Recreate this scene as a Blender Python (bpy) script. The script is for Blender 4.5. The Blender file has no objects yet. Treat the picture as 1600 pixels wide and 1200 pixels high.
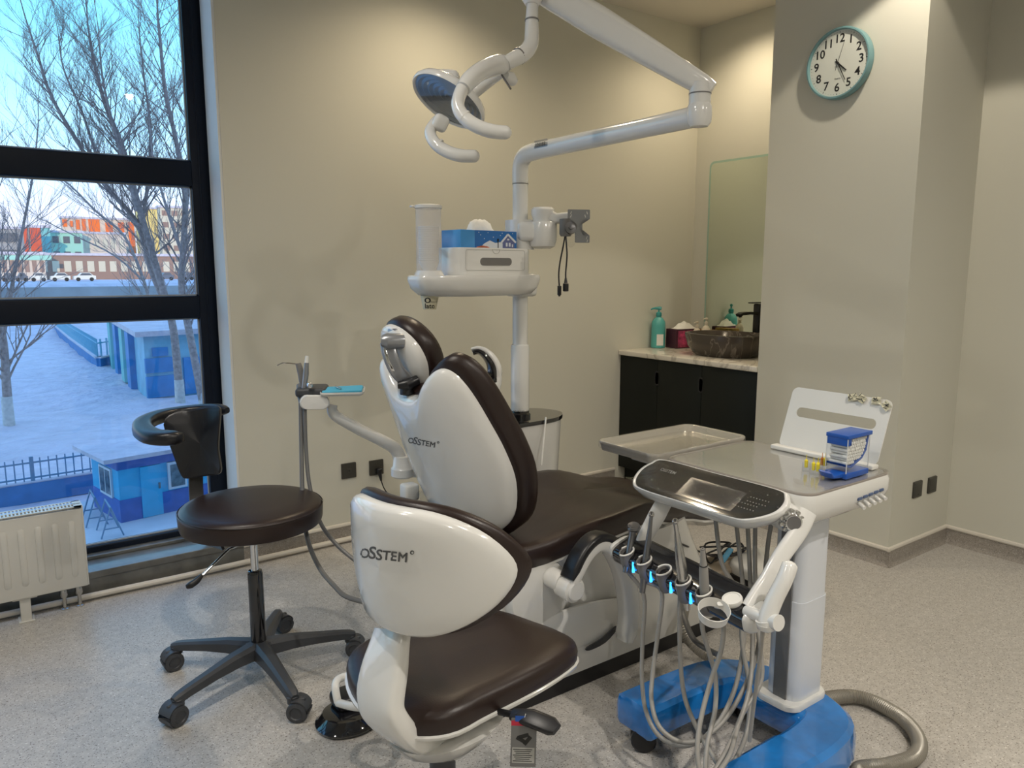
import bpy, bmesh, math, random
from mathutils import Vector, Matrix
from mathutils.bvhtree import BVHTree
random.seed(7)
V = Vector
sc = bpy.context.scene
C = sc.collection
PI = math.pi

# ---------------------------------------------------------------- camera
H = 1.5; FPX = 1190.0; YAW = math.radians(36.0); PITCH = math.radians(8.6)
cd = bpy.data.cameras.new('camera'); cam = bpy.data.objects.new('camera', cd); C.objects.link(cam)
cam.location = (0, 0, H); cam.rotation_euler = (PI/2 - PITCH, 0, -YAW)
cd.sensor_width = 36; cd.lens = 36*FPX/1600; cd.clip_start = .05; cd.clip_end = 1500
sc.camera = cam
# ---------------------------------------------------------------- world, sun, exposure
w = bpy.data.worlds.new('sky'); sc.world = w; w.use_nodes = True
nt = w.node_tree; nt.nodes.clear()
tc = nt.nodes.new('ShaderNodeTexCoord'); sx = nt.nodes.new('ShaderNodeSeparateXYZ')
rp = nt.nodes.new('ShaderNodeValToRGB'); bg = nt.nodes.new('ShaderNodeBackground'); wo = nt.nodes.new('ShaderNodeOutputWorld')
nt.links.new(tc.outputs['Generated'], sx.inputs[0]); nt.links.new(sx.outputs['Z'], rp.inputs[0])
nt.links.new(rp.outputs[0], bg.inputs[0]); nt.links.new(bg.outputs[0], wo.inputs[0])
el = rp.color_ramp.elements
el[0].position = 0.0; el[0].color = (.56, .60, .72, 1)
el[1].position = 1.0; el[1].color = (.24, .40, .78, 1)
for p, c in ((.06, (.56, .63, .80, 1)), (.14, (.38, .68, .90, 1)), (.26, (.19, .60, .84, 1)), (.45, (.20, .48, .84, 1))):
    e = el.new(p); e.color = c
bg.inputs[1].default_value = 2.05
sl = bpy.data.lights.new('sun', 'SUN'); sl.energy = 2.4; sl.color = (1, .74, .50); sl.angle = .01
so = bpy.data.objects.new('sun', sl); C.objects.link(so)
so.rotation_euler = V((.30, .93, -.17)).to_track_quat('-Z', 'Y').to_euler()
sc.view_settings.view_transform = 'Standard'; sc.view_settings.look = 'None'
sc.view_settings.exposure = 0.08; sc.view_settings.gamma = 1; sc.view_settings.use_curve_mapping = False
WARM = (1, .82, .57); MID = (1, .89, .72); SOFT = (1, .93, .83)
LAMPS = [(4.06, 3.28, 34, 148, .8, WARM), (3.30, 1.77, 40, 110, .12, MID), (1.55, -.31, 165, 165, 1, SOFT), (.15, 1.9, 75, 168, 1, SOFT), (2.18, 3.24, 46, 146, .8, WARM), (-.9, 1.6, 75, 168, 1, SOFT), (3.1, -.6, 95, 165, 1, SOFT), (-.2, -1.8, 140, 160, 1, SOFT)]  # near-window, left, right-wall and rear entries are added to raise the ambient light
ZC = 3.19

# ---------------------------------------------------------------- pixel helpers: where a sight line meets a plane of the room
Fv = V((math.sin(YAW)*math.cos(PITCH), math.cos(YAW)*math.cos(PITCH), -math.sin(PITCH)))
Rv = V((math.cos(YAW), -math.sin(YAW), 0)); Uv = Rv.cross(Fv)
CO = V((0, 0, H))
def at(x, y, X=None, Y=None, Z=None, D=None):
    d = Fv + Rv*((x-800)/FPX) - Uv*((y-600)/FPX)
    if X is not None: t = X/d.x
    elif Y is not None: t = Y/d.y
    elif Z is not None: t = (Z-H)/d.z
    else: t = D
    return CO + d*t

# ---------------------------------------------------------------- materials
def mat(name, col, rough=.5, metal=0, coat=0, bump=0, bscale=200, emit=None, estr=0, vary=0, vscale=8, spec=.5, bdist=.01):
    m = bpy.data.materials.new(name); m.use_nodes = True
    n = m.node_tree; b = n.nodes['Principled BSDF']
    b.inputs['Base Color'].default_value = (*col, 1); b.inputs['Roughness'].default_value = rough
    b.inputs['Metallic'].default_value = metal; b.inputs['Coat Weight'].default_value = coat
    b.inputs['Coat Roughness'].default_value = .06
    b.inputs['Specular IOR Level'].default_value = spec
    if emit: b.inputs['Emission Color'].default_value = (*emit, 1); b.inputs['Emission Strength'].default_value = estr
    t = n.nodes.new('ShaderNodeTexCoord')
    if bump:
        z = n.nodes.new('ShaderNodeTexNoise'); z.inputs['Scale'].default_value = bscale; z.inputs['Detail'].default_value = 3
        u = n.nodes.new('ShaderNodeBump'); u.inputs['Strength'].default_value = bump; u.inputs['Distance'].default_value = bdist
        n.links.new(t.outputs['Object'], z.inputs['Vector']); n.links.new(z.outputs['Fac'], u.inputs['Height']); n.links.new(u.outputs[0], b.inputs['Normal'])
    if vary:
        z = n.nodes.new('ShaderNodeTexNoise'); z.inputs['Scale'].default_value = vscale; z.inputs['Detail'].default_value = 5
        r = n.nodes.new('ShaderNodeValToRGB')
        r.color_ramp.elements[0].position = .3; r.color_ramp.elements[1].position = .7
        r.color_ramp.elements[0].color = (*[c*(1-vary) for c in col], 1); r.color_ramp.elements[1].color = (*[min(1, c*(1+vary)) for c in col], 1)
        n.links.new(t.outputs['Object'], z.inputs['Vector']); n.links.new(z.outputs['Fac'], r.inputs[0]); n.links.new(r.outputs[0], b.inputs['Base Color'])
    return m

def thin_glass(name, tint=(1, 1, 1), rough=.0, ior=1.5, bump=0, bscale=20, base=0.0):
    m = bpy.data.materials.new(name); m.use_nodes = True; n = m.node_tree; n.nodes.clear()
    o = n.nodes.new('ShaderNodeOutputMaterial'); mx = n.nodes.new('ShaderNodeMixShader')
    tr = n.nodes.new('ShaderNodeBsdfTransparent'); tr.inputs[0].default_value = (*tint, 1)
    gl = n.nodes.new('ShaderNodeBsdfGlossy'); gl.inputs['Roughness'].default_value = rough
    fr = n.nodes.new('ShaderNodeLayerWeight'); fr.inputs[0].default_value = .5
    pw = n.nodes.new('ShaderNodeMath'); pw.operation = 'POWER'; pw.inputs[1].default_value = 4.5
    ad = n.nodes.new('ShaderNodeMath'); ad.operation = 'MULTIPLY_ADD'; f0 = ((ior-1)/(ior+1))**2+base; ad.inputs[1].default_value = .9-f0; ad.inputs[2].default_value = f0; ad.use_clamp = True
    n.links.new(fr.outputs['Facing'], pw.inputs[0]); n.links.new(pw.outputs[0], ad.inputs[0]); n.links.new(ad.outputs[0], mx.inputs[0])
    n.links.new(tr.outputs[0], mx.inputs[1]); n.links.new(gl.outputs[0], mx.inputs[2]); n.links.new(mx.outputs[0], o.inputs[0])
    if bump:
        t = n.nodes.new('ShaderNodeTexCoord'); z = n.nodes.new('ShaderNodeTexNoise'); z.inputs['Scale'].default_value = bscale; z.inputs['Detail'].default_value = 4; z.inputs['Distortion'].default_value = 2
        u = n.nodes.new('ShaderNodeBump'); u.inputs['Strength'].default_value = bump; u.inputs['Distance'].default_value = .01
        n.links.new(t.outputs['Object'], z.inputs['Vector']); n.links.new(z.outputs['Fac'], u.inputs['Height'])
        n.links.new(u.outputs[0], gl.inputs['Normal'])
    return m

def frosted(name):
    m = bpy.data.materials.new(name); m.use_nodes = True; n = m.node_tree; n.nodes.clear()
    o = n.nodes.new('ShaderNodeOutputMaterial'); mx = n.nodes.new('ShaderNodeMixShader'); mx.inputs[0].default_value = .30
    tr = n.nodes.new('ShaderNodeBsdfTransparent'); p = n.nodes.new('ShaderNodeBsdfPrincipled')
    p.inputs['Base Color'].default_value = (.80, .78, .80, 1); p.inputs['Roughness'].default_value = .15
    n.links.new(tr.outputs[0], mx.inputs[1]); n.links.new(p.outputs[0], mx.inputs[2]); n.links.new(mx.outputs[0], o.inputs[0]); return m

def floor_mat(name, base, dark, light, scale=1.0):
    m = bpy.data.materials.new(name); m.use_nodes = True; n = m.node_tree; b = n.nodes['Principled BSDF']
    t = n.nodes.new('ShaderNodeTexCoord')
    def noise(s, d=2):
        z = n.nodes.new('ShaderNodeTexNoise'); z.inputs['Scale'].default_value = s; z.inputs['Detail'].default_value = d
        n.links.new(t.outputs['Object'], z.inputs['Vector']); return z
    def ramp(src, p0, p1):
        r = n.nodes.new('ShaderNodeValToRGB'); r.color_ramp.elements[0].position = p0; r.color_ramp.elements[1].position = p1
        n.links.new(src, r.inputs[0]); return r
    def mix(f, a, c):
        x = n.nodes.new('ShaderNodeMix'); x.data_type = 'RGBA'; n.links.new(f, x.inputs[0])
        for i, q in ((6, a), (7, c)):
            if isinstance(q, tuple): x.inputs[i].default_value = (*q, 1)
            else: n.links.new(q, x.inputs[i])
        return x.outputs[2]
    c = mix(ramp(noise(35*scale, 6).outputs['Fac'], .42, .6).outputs[0], tuple(q*.88 for q in base), base)
    c = mix(ramp(noise(150*scale).outputs['Fac'], .61, .65).outputs[0], c, dark)
    c = mix(ramp(noise(120*scale, 1).outputs['Fac'], .64, .70).outputs[0], c, light)
    v = n.nodes.new('ShaderNodeTexVoronoi'); v.inputs['Scale'].default_value = 75*scale
    n.links.new(t.outputs['Object'], v.inputs['Vector'])
    r = ramp(v.outputs['Distance'], .10, .16); r.color_ramp.elements[0].color = (1, 1, 1, 1); r.color_ramp.elements[1].color = (0, 0, 0, 1)
    c = mix(r.outputs[0], c, tuple(q*.45 for q in dark))
    n.links.new(c, b.inputs['Base Color']); b.inputs['Roughness'].default_value = .38
    b.inputs['Specular IOR Level'].default_value = .4
    u = n.nodes.new('ShaderNodeBump'); u.inputs['Strength'].default_value = .08; u.inputs['Distance'].default_value = .004
    n.links.new(noise(300).outputs['Fac'], u.inputs['Height']); n.links.new(u.outputs[0], b.inputs['Normal'])
    return m

def marble_mat(name, base, vein, scale, w0, rough):
    m = bpy.data.materials.new(name); m.use_nodes = True; n = m.node_tree; b = n.nodes['Principled BSDF']
    t = n.nodes.new('ShaderNodeTexCoord'); z = n.nodes.new('ShaderNodeTexNoise')
    z.inputs['Scale'].default_value = scale; z.inputs['Detail'].default_value = 6; z.inputs['Distortion'].default_value = 2.2
    a = n.nodes.new('ShaderNodeMath'); a.operation = 'SUBTRACT'; a.inputs[1].default_value = .5
    ab = n.nodes.new('ShaderNodeMath'); ab.operation = 'ABSOLUTE'
    r = n.nodes.new('ShaderNodeValToRGB'); r.color_ramp.elements[0].color = (*vein, 1); r.color_ramp.elements[1].color = (*base, 1)
    r.color_ramp.elements[0].position = 0; r.color_ramp.elements[1].position = w0
    n.links.new(t.outputs['Object'], z.inputs['Vector']); n.links.new(z.outputs['Fac'], a.inputs[0]); n.links.new(a.outputs[0], ab.inputs[0])
    n.links.new(ab.outputs[0], r.inputs[0]); n.links.new(r.outputs[0], b.inputs['Base Color']); b.inputs['Roughness'].default_value = rough
    return m

W = (.615, .605, .53)
MT = dict(
    wall=mat('wall_paint', W, .85, bump=.05, bscale=350, spec=.25),
    reveal=mat('reveal_paint', (.72, .72, .70), .8, bump=.05),
    ceil=mat('ceiling_paint', (.66, .62, .55), .9, bump=.04, bscale=300, spec=.2),
    floor=floor_mat('terrazzo_vinyl', (.50, .475, .44), (.20, .17, .15), (.66, .64, .60)),
    cove=floor_mat('terrazzo_skirting', (.33, .30, .265), (.15, .13, .12), (.46, .43, .4), 1.4),
    skirt=mat('skirting_cap', (.66, .62, .55), .45),
    frame=mat('window_frame', (.006, .010, .020), .45, spec=.2),
    glass=thin_glass('window_glass', (.97, .985, 1), ior=1.45, base=.03),
    gasket=mat('gasket', (.35, .38, .42), .5),
    sill=mat('sill_stone', (.14, .14, .13), .3, vary=.25, vscale=14, coat=.3),
    white=mat('white_gloss', (.73, .725, .70), .16, coat=.5, bump=.015, bscale=3),
    matte=mat('white_satin', (.74, .73, .69), .35),
    column=mat('column_white', (.66, .69, .74), .28, coat=.3),
    brown=mat('brown_leather', (.020, .0105, .0085), .36, bump=.05, bscale=320, spec=.45),
    brown2=mat('brown_leather_dull', (.024, .014, .012), .45, bump=.05, bscale=320),
    black=mat('black_plastic', (.010, .010, .012), .35),
    blackg=mat('black_gloss', (.006, .006, .008), .08, coat=.8),
    blackleather=mat('black_leather', (.008, .009, .013), .32, bump=.04, bscale=300),
    dgrey=mat('dark_grey_plastic', (.045, .048, .055), .45, bump=.03, bscale=500),
    grey=mat('grey_plastic', (.17, .165, .16), .4),
    hose=mat('hose_grey', (.30, .29, .27), .38),
    hosed=mat('hose_dark_grey', (.15, .15, .15), .35),
    metal=mat('steel', (.55, .54, .52), .25, 1),
    chrome=mat('chrome', (.72, .72, .72), .08, 1),
    dmetal=mat('dark_steel', (.22, .22, .23), .3, .9),
    silver=mat('silver_plastic', (.30, .31, .33), .28, .6),
    cabinet=mat('cabinet_black', (.008, .010, .008), .5, spec=.25),
    marble=marble_mat('white_marble', (.70, .66, .58), (.48, .44, .38), 1.8, .03, .18),
    bmarble=marble_mat('brown_marble', (.065, .052, .042), (.20, .17, .14), 2.4, .012, .22),
    faucet=mat('faucet_black', (.006, .006, .006), .3),
    mirror=mat('mirror', (.72, .78, .70), .02, 1),
    mirroredge=mat('mirror_edge', (.35, .50, .42), .15),
    teal=mat('teal_bottle', (.10, .42, .40), .3),
    teald=mat('teal_cap', (.05, .32, .31), .3),
    cream=mat('cream_plastic', (.72, .64, .52), .35),
    paper=mat('paper', (.80, .79, .75), .8, bump=.2, bscale=40),
    magenta=mat('magenta_box', (.42, .05, .13), .5, vary=.75, vscale=28),
    purple=mat('dark_purple', (.05, .008, .022), .5),
    gold=mat('gold_box', (.35, .22, .06), .4, vary=.4, vscale=30),
    blue=mat('blue_plastic', (.012, .085, .40), .3),
    film=mat('blue_film', (.010, .17, .52), .14, coat=.8, bump=.35, bscale=14, vary=.25, vscale=9),
    bluebox=mat('tissue_blue', (.012, .13, .42), .35, coat=.2),
    bluelight=mat('tissue_light_blue', (.06, .30, .68), .35, coat=.2),
    napkin=mat('napkin_blue', (.07, .42, .62), .7),
    clear=thin_glass('clear_plastic', (.96, .97, .98), ior=1.45, base=.05),
    filmc=thin_glass('cling_film', (.97, .97, .97), rough=.06, ior=1.35, bump=1.0, bscale=26, base=.0),
    frost=frosted('cup_tube_plastic'),
    yellow=mat('yellow_plastic', (.80, .66, .03), .35),
    orange=mat('orange_plastic', (.7, .25, .03), .4),
    led=mat('blue_led', (.02, .2, .8), .3, emit=(.02, .28, 1), estr=5),
    screen=mat('panel_glass', (.012, .012, .012), .10, coat=1),
    screen2=mat('panel_display', (.03, .03, .032), .14, coat=1),
    print=mat('print_grey', (.10, .10, .10), .5),
    printl=mat('print_light', (.35, .35, .33), .5),
    clockrim=mat('clock_rim', (.17, .32, .34), .35),
    clockface=mat('clock_face', (.66, .68, .62), .6),
    ink=mat('ink_black', (.01, .01, .01), .5),
    socket=mat('socket_grey', (.045, .043, .036), .4),
    deskpad=mat('desk_pad', (.50, .49, .46), .12, coat=.5),
    padrim=mat('pad_rim', (.30, .27, .24), .3),
    tray=mat('steel_tray', (.60, .57, .51), .22, .45, bump=.02, bscale=60),
    reflector=mat('lamp_reflector', (.30, .31, .32), .30, .7),
    filmd=thin_glass('smooth_cling_film', (.98, .98, .98), rough=.03, ior=1.4, bump=.10, bscale=6, base=.02),
    cork=mat('paper_print', (.62, .58, .42), .6),
    lampglow=mat('downlight_glow', (1, .9, .75), .5, emit=(1, .86, .66), estr=14),
    corr=mat('corrugated_hose', (.30, .28, .24), .35, .3),
    lamptrim=mat('downlight_trim', (.75, .72, .66), .5),
    snow=mat('snow', (.56, .52, .58), .8, bump=1, bscale=1.1, vary=.10, vscale=.8, bdist=.35),
    ice=mat('icy_yard', (.50, .55, .60), .6, bump=.5, bscale=2, vary=.15, vscale=.6),
    bark=mat('bark', (.34, .27, .25), .9, vary=.3, vscale=6),
    barkw=mat('whitewashed_bark', (.55, .53, .50), .9, vary=.15, vscale=5),
    iron=mat('fence_iron', (.16, .28, .40), .6),
    hutb=mat('hut_blue', (.045, .13, .42), .55, vary=.12, vscale=4),
    hutl=mat('hut_light_blue', (.05, .42, .68), .5, vary=.06, vscale=3),
    hutw=mat('hut_white', (.62, .66, .70), .5),
    hutg=mat('hut_glass', (.12, .16, .18), .1, vary=.5, vscale=5),
    wallblue=mat('low_wall_blue', (.05, .20, .45), .6, vary=.15, vscale=2),
    shedb=mat('shed_blue', (.03, .22, .50), .5, vary=.2, vscale=1),
    shedt=mat('shed_teal', (.20, .45, .58), .5, vary=.15, vscale=1),
    stone=mat('embankment_stone', (.30, .30, .31), .9, vary=.2, vscale=.3),
    bgrey=mat('block_grey', (.34, .34, .34), .8), bred=mat('block_red', (.62, .10, .05), .8),
    bteal=mat('block_teal', (.20, .50, .50), .8), bgreen=mat('block_green', (.34, .62, .50), .8),
    borange=mat('block_orange', (.85, .17, .03), .8), bcream=mat('block_cream', (.66, .54, .44), .8),
    byellow=mat('block_yellow', (.80, .62, .22), .8), bbeige=mat('block_beige', (.62, .55, .42), .8),
    bwin=mat('block_window', (.10, .11, .13), .3), bbrown=mat('low_block_brown', (.30, .19, .15), .8),
    cardark=mat('car_dark', (.12, .14, .18), .4), carwhite=mat('car_white', (.75, .72, .64), .4),
    radiator=mat('radiator_enamel', (.62, .61, .57), .35, coat=.2), radin=mat('radiator_inside', (.06, .065, .07), .6),
    facade=mat('facade', (.4, .38, .36), .9),
)

# ---------------------------------------------------------------- mesh building
class M:
    def __init__(s): s.v = []; s.f = []
    def add(s, vs, fs):
        o = len(s.v); s.v += [V(a) for a in vs]; s.f += [[i+o for i in f] for f in fs]; return s
    def loft(s, rings, caps=(True, True), closed=False):
        n = len(rings[0]); o = len(s.v)
        for r in rings: s.v += [V(p) for p in r]
        k = len(rings)
        for i in range(k if closed else k-1):
            a = o+i*n; b = o+((i+1) % k)*n
            for j in range(n):
                j2 = (j+1) % n; s.f.append([a+j, a+j2, b+j2, b+j])
        if not closed:
            if caps[0]: s.f.append([o+j for j in reversed(range(n))])
            if caps[1]: s.f.append([o+(k-1)*n+j for j in range(n)])
        return s
    def box(s, c, d, m=None):
        c = V(c); hx, hy, hz = d[0]/2, d[1]/2, d[2]/2
        p = [V((x, y, z)) for z in (-hz, hz) for x, y in ((-hx, -hy), (hx, -hy), (hx, hy), (-hx, hy))]
        if m is not None: p = [m @ q for q in p]
        return s.add([c+q for q in p], [[3, 2, 1, 0], [4, 5, 6, 7], [0, 1, 5, 4], [1, 2, 6, 5], [2, 3, 7, 6], [3, 0, 4, 7]])
    def bx(s, x0, x1, y0, y1, z0, z1):
        return s.box(((x0+x1)/2, (y0+y1)/2, (z0+z1)/2), (x1-x0, y1-y0, z1-z0))
    def rbox(s, c, d, r, m=None, seg=3):
        b = bmesh.new(); bmesh.ops.create_cube(b, size=1)
        for q in b.verts: q.co = V((q.co.x*d[0], q.co.y*d[1], q.co.z*d[2]))
        bmesh.ops.bevel(b, geom=list(b.edges), offset=min(r, min(d)*.49), segments=seg, profile=.5, affect='EDGES')
        b.verts.index_update()
        vs = [(m @ q.co if m is not None else q.co)+V(c) for q in b.verts]; fs = [[q.index for q in f.verts] for f in b.faces]
        b.free(); return s.add(vs, fs)
    def rb(s, x0, x1, y0, y1, z0, z1, r, seg=3):
        return s.rbox(((x0+x1)/2, (y0+y1)/2, (z0+z1)/2), (x1-x0, y1-y0, z1-z0), r, None, seg)
    def tube(s, pts, r, n=12, sm=0, cap=True, flat=1.0, up=None):
        pts = [V(p) for p in pts]; rr = list(r) if isinstance(r, (list, tuple)) else [r]*len(pts)
        if sm: pts, rr = catmull(pts, rr, sm)
        rings = []; k = len(pts); prev = None
        for i, p in enumerate(pts):
            t = (pts[min(i+1, k-1)]-pts[max(i-1, 0)]).normalized()
            if prev is None:
                a = V(up) if up is not None else (V((0, 0, 1)) if abs(t.z) < .9 else V((1, 0, 0)))
            else: a = prev
            u = (a - t*a.dot(t)).normalized(); q = t.cross(u); prev = u
            rings.append([p+u*math.cos(2*PI*j/n)*rr[i]*flat+q*math.sin(2*PI*j/n)*rr[i] for j in range(n)])
        return s.loft(rings, (cap, cap))
    def sweep(s, path, sec, scale=None, up=(0, 0, 1), cap=True):
        path = [V(p) for p in path]; k = len(path); rings = []; up = V(up)
        for i, p in enumerate(path):
            t = (path[min(i+1, k-1)]-path[max(i-1, 0)]).normalized()
            sd = t.cross(up).normalized(); u2 = sd.cross(t)
            q = scale[i] if scale else 1
            qa, qb = q if isinstance(q, tuple) else (q, q)
            rings.append([p+sd*a*qa+u2*b*qb for a, b in sec])
        return s.loft(rings, (cap, cap))
    def lathe(s, prof, o, axis=(0, 0, 1), n=28, cap=(True, True)):
        ax = V(axis).normalized(); a = V((1, 0, 0)) if abs(ax.x) < .9 else V((0, 1, 0))
        u = (a-ax*a.dot(ax)).normalized(); q = ax.cross(u); o = V(o)
        return s.loft([[o+ax*h+(u*math.cos(2*PI*j/n)+q*math.sin(2*PI*j/n))*max(r, 1e-4) for j in range(n)] for r, h in prof], cap)
    def pillow(s, out, prof, mp, cen=None):
        c = cen or (sum(p[0] for p in out)/len(out), sum(p[1] for p in out)/len(out))
        rings = [[mp(c[0]+(p[0]-c[0])*k, c[1]+(p[1]-c[1])*k, w_) for p in out] for k, w_ in prof]
        return s.loft(rings)
    def plate(s, outer, inner, mp, t):
        return s.loft([[mp(*p, 0) for p in outer], [mp(*p, 0) for p in inner], [mp(*p, t) for p in inner], [mp(*p, t) for p in outer]], closed=True)

def catmull(p, r, k):
    P = []; R = []
    n = len(p)
    for i in range(n-1):
        a, b, c, d = p[max(i-1, 0)], p[i], p[i+1], p[min(i+2, n-1)]
        for j in range(k):
            t = j/k
            P.append(.5*((2*b)+(c-a)*t+(2*a-5*b+4*c-d)*t*t+(3*b-a-3*c+d)*t**3)); R.append(r[i]*(1-t)+r[i+1]*t)
    P.append(p[-1]); R.append(r[-1]); return P, R
def smooth_loop(p, k=4):
    n = len(p); o = []
    for i in range(n):
        a, b, c, d = [V((*p[(i+q) % n], 0)) for q in (-1, 0, 1, 2)]
        for j in range(k):
            t = j/k; q = .5*((2*b)+(c-a)*t+(2*a-5*b+4*c-d)*t*t+(3*b-a-3*c+d)*t**3); o.append((q.x, q.y))
    return o
def rrect(w_, h, r, k=5, cx=0, cy=0):
    o = []
    for sx_, sy_, a0 in ((1, 1, 0), (-1, 1, 90), (-1, -1, 180), (1, -1, 270)):
        for j in range(k+1):
            a = math.radians(a0+90*j/k); o.append((cx+sx_*(w_/2-r)+r*math.cos(a), cy+sy_*(h/2-r)+r*math.sin(a)))
    return o
def frame(o, x, y):
    o = V(o); x = V(x).normalized(); y = V(y); y = (y-x*y.dot(x)).normalized(); z = x.cross(y)
    return lambda a, b, c=0: o+x*a+y*b+z*c
def rot(z=0, x=0, y=0): return (Matrix.Rotation(z, 3, 'Z') @ Matrix.Rotation(y, 3, 'Y') @ Matrix.Rotation(x, 3, 'X'))

WL = {}
def mesh_of(name, m, mt, o, ang=35):
    me = bpy.data.meshes.new(name)
    me.from_pydata([tuple(v-o) for v in m.v], [], m.f); me.validate()
    b = bmesh.new(); b.from_mesh(me); bmesh.ops.recalc_face_normals(b, faces=b.faces); b.to_mesh(me); b.free()
    for p in me.polygons: p.use_smooth = True
    me.set_sharp_from_angle(angle=math.radians(ang))
    me.materials.append(MT[mt] if isinstance(mt, str) else mt)
    return me
def obj(name, m, mt, parent=None, label=None, cat=None, group=None, kind=None, ang=35, origin=None):
    xs = [v.x for v in m.v]; ys = [v.y for v in m.v]; zs = [v.z for v in m.v]
    o = V(origin) if origin is not None else V(((min(xs)+max(xs))/2, (min(ys)+max(ys))/2, min(zs)))
    ob = bpy.data.objects.new(name, mesh_of(name, m, mt, o, ang)); C.objects.link(ob)
    WL[ob] = o
    if parent is not None: ob.parent = parent; ob.location = o-WL[parent]
    else: ob.location = o
    tag(ob, label, cat, group, kind); return ob
def tag(ob, label=None, cat=None, group=None, kind=None):
    for k, v in (('label', label), ('category', cat), ('group', group), ('kind', kind)):
        if v: ob[k] = v
def thing(name, loc, label, cat, group=None):
    e = bpy.data.objects.new(name, None); e.empty_display_size = .05; C.objects.link(e); e.location = loc; WL[e] = V(loc)
    tag(e, label, cat, group); return e
def copy_tree(o, parent=None):
    c = o.copy(); C.objects.link(c)
    if parent is not None: c.parent = parent
    for ch in list(o.children): copy_tree(ch, c)
    return c
def text_m(s, size, mp, depth=.0006, align='CENTER', w_=0, spacing=1.0, bold=0):
    cu = bpy.data.curves.new('t', 'FONT'); cu.body = s; cu.size = size; cu.align_x = align; cu.align_y = 'CENTER'; cu.extrude = depth
    cu.space_character = spacing; cu.offset = bold; cu.resolution_u = 3
    t = bpy.data.objects.new('t', cu); C.objects.link(t); bpy.context.view_layer.update()
    me = bpy.data.meshes.new_from_object(t.evaluated_get(bpy.context.evaluated_depsgraph_get()))
    m = M(); m.add([mp(v.co.x, v.co.y, v.co.z+w_) for v in me.vertices], [list(p.vertices) for p in me.polygons])
    bpy.data.objects.remove(t); bpy.data.curves.remove(cu); bpy.data.meshes.remove(me); return m
def drape(m, target, direction, off=.0008):
    d = V(direction).normalized(); bv = BVHTree.FromPolygons([tuple(v) for v in target.v], target.f)
    for i, v in enumerate(m.v):
        h = bv.ray_cast(v-d*.4, d)
        if h[0] is not None: m.v[i] = h[0]-d*off
    return m
def struct(name, m, mt, parent=None, ang=35): return obj(name, m, mt, parent, kind=None if parent else 'structure', ang=ang)

# ================================================================ SETTING
YB = 3.85; XL = -3.0; XP = 3.72; XA = 4.46; XR = 4.33; YP0 = 1.87; YP1 = 2.70; YF = -3.0
struct('floor', M().bx(XL, XA+.3, YF, YB, -.2, 0), 'floor')
lampz = ZC
# ceiling with round holes is kept as one slab; the downlights sit just below it
struct('ceiling', M().bx(XL-.2, XA+.3, YF-.2, YB+.4, ZC, ZC+.25), 'ceil')
XW = 1.087
struct('wall_back', M().bx(XW, XA+.3, YB, YB+.30, 0, ZC), 'wall')
rv = M().bx(XW-.012, XW, YB+.002, 4.04, .12, ZC); struct('trim_1', rv, 'reveal')
struct('wall_left', M().bx(XL-.2, XL, YF, YB+.4, 0, ZC), 'wall')
struct('wall_front', M().bx(XL, XA+.3, YF-.2, YF, 0, ZC), 'wall')
struct('wall_alcove', M().bx(XA, XA+.3, YP1, YB, 0, ZC), 'wall')
struct('wall_pillar', M().bx(XP, XA+.3, YP0, YP1, 0, ZC), 'wall')
struct('wall_right', M().bx(XR, XA+.3, YF, YP0, 0, ZC), 'wall')
# skirting: speckled cove with a cream cap
def skirting(name, x0, y0, x1, y1, nx, ny):
    r = thing(name, (x0, y0, 0), None, None); r['kind'] = 'structure'
    a = V((x0, y0, 0)); b = V((x1, y1, 0)); n = V((nx, ny, 0))
    def strip(sec, m): m.loft([[p+n*s_+V((0, 0, z)) for s_, z in sec] for p in (a, b)]); return m
    obj('cove', strip([(0, 0), (.022, 0), (.012, .012), (.007, .03), (.006, .082), (0, .082)], M()), 'cove', r)
    obj('cap', strip([(0, .080), (.010, .081), (.013, .088), (.011, .097), (0, .101)], M()), 'skirt', r)
skirting('baseboard_back', XW, YB, 3.70, YB, 0, -1)
skirting('baseboard_pillar', XP, YP1, XP, YP0-.013, -1, 0)
skirting('baseboard_return', XP-.013, YP0, XR, YP0, 0, -1)
skirting('baseboard_right', XR, YP0, XR, YF, -1, 0)

# ---- window
YW = 4.06
wn = thing('window_1', (0, YW, 0), None, None); wn['kind'] = 'structure'
fr = M()
fr.rb(.995, 1.086, YW, YW+.07, .06, ZC, .006)                  # right jamb
fr.rb(XL, 1.0, YW, YW+.07, .06, .165, .008)
fr.rb(XL, 1.0, YW, YW+.07, ZC-.05, ZC, .008)
obj('frame', fr, 'frame', wn)
for z0, z1 in ((1.902, 2.026), (1.253, 1.366)):
    obj('transom', M().rb(XL, 1.0, YW-.004, YW+.066, z0, z1, .010), 'frame', wn)
obj('mullion', M().rb(-1.3, -1.2, YW, YW+.07, .16, ZC-.04, .008), 'frame', wn)
panes = ((2.026, ZC-.05), (1.366, 1.902), (.165, 1.253))
for z0, z1 in panes:
    for x0, x1 in ((-1.2, .996), (XL, -1.3)):
        obj('pane', M().add([(x0, YW+.035, z0), (x1, YW+.035, z0), (x1, YW+.035, z1), (x0, YW+.035, z1)], [[0, 1, 2, 3]]), 'glass', wn)
        g = M()
        for a, b, c, d in ((x0, x1, z0, z0+.007), (x0, x1, z1-.007, z1), (x0, x0+.007, z0, z1), (x1-.007, x1, z0, z1)): g.bx(a, b, YW+.026, YW+.034, c, d)
        obj('gasket', g, 'gasket', wn)
ins = M().rb(1.030, 1.040, YW-.004, YW+.01, .4, ZC-.1, .002)
obj('cover_strip', ins, 'frame', wn)
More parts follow.
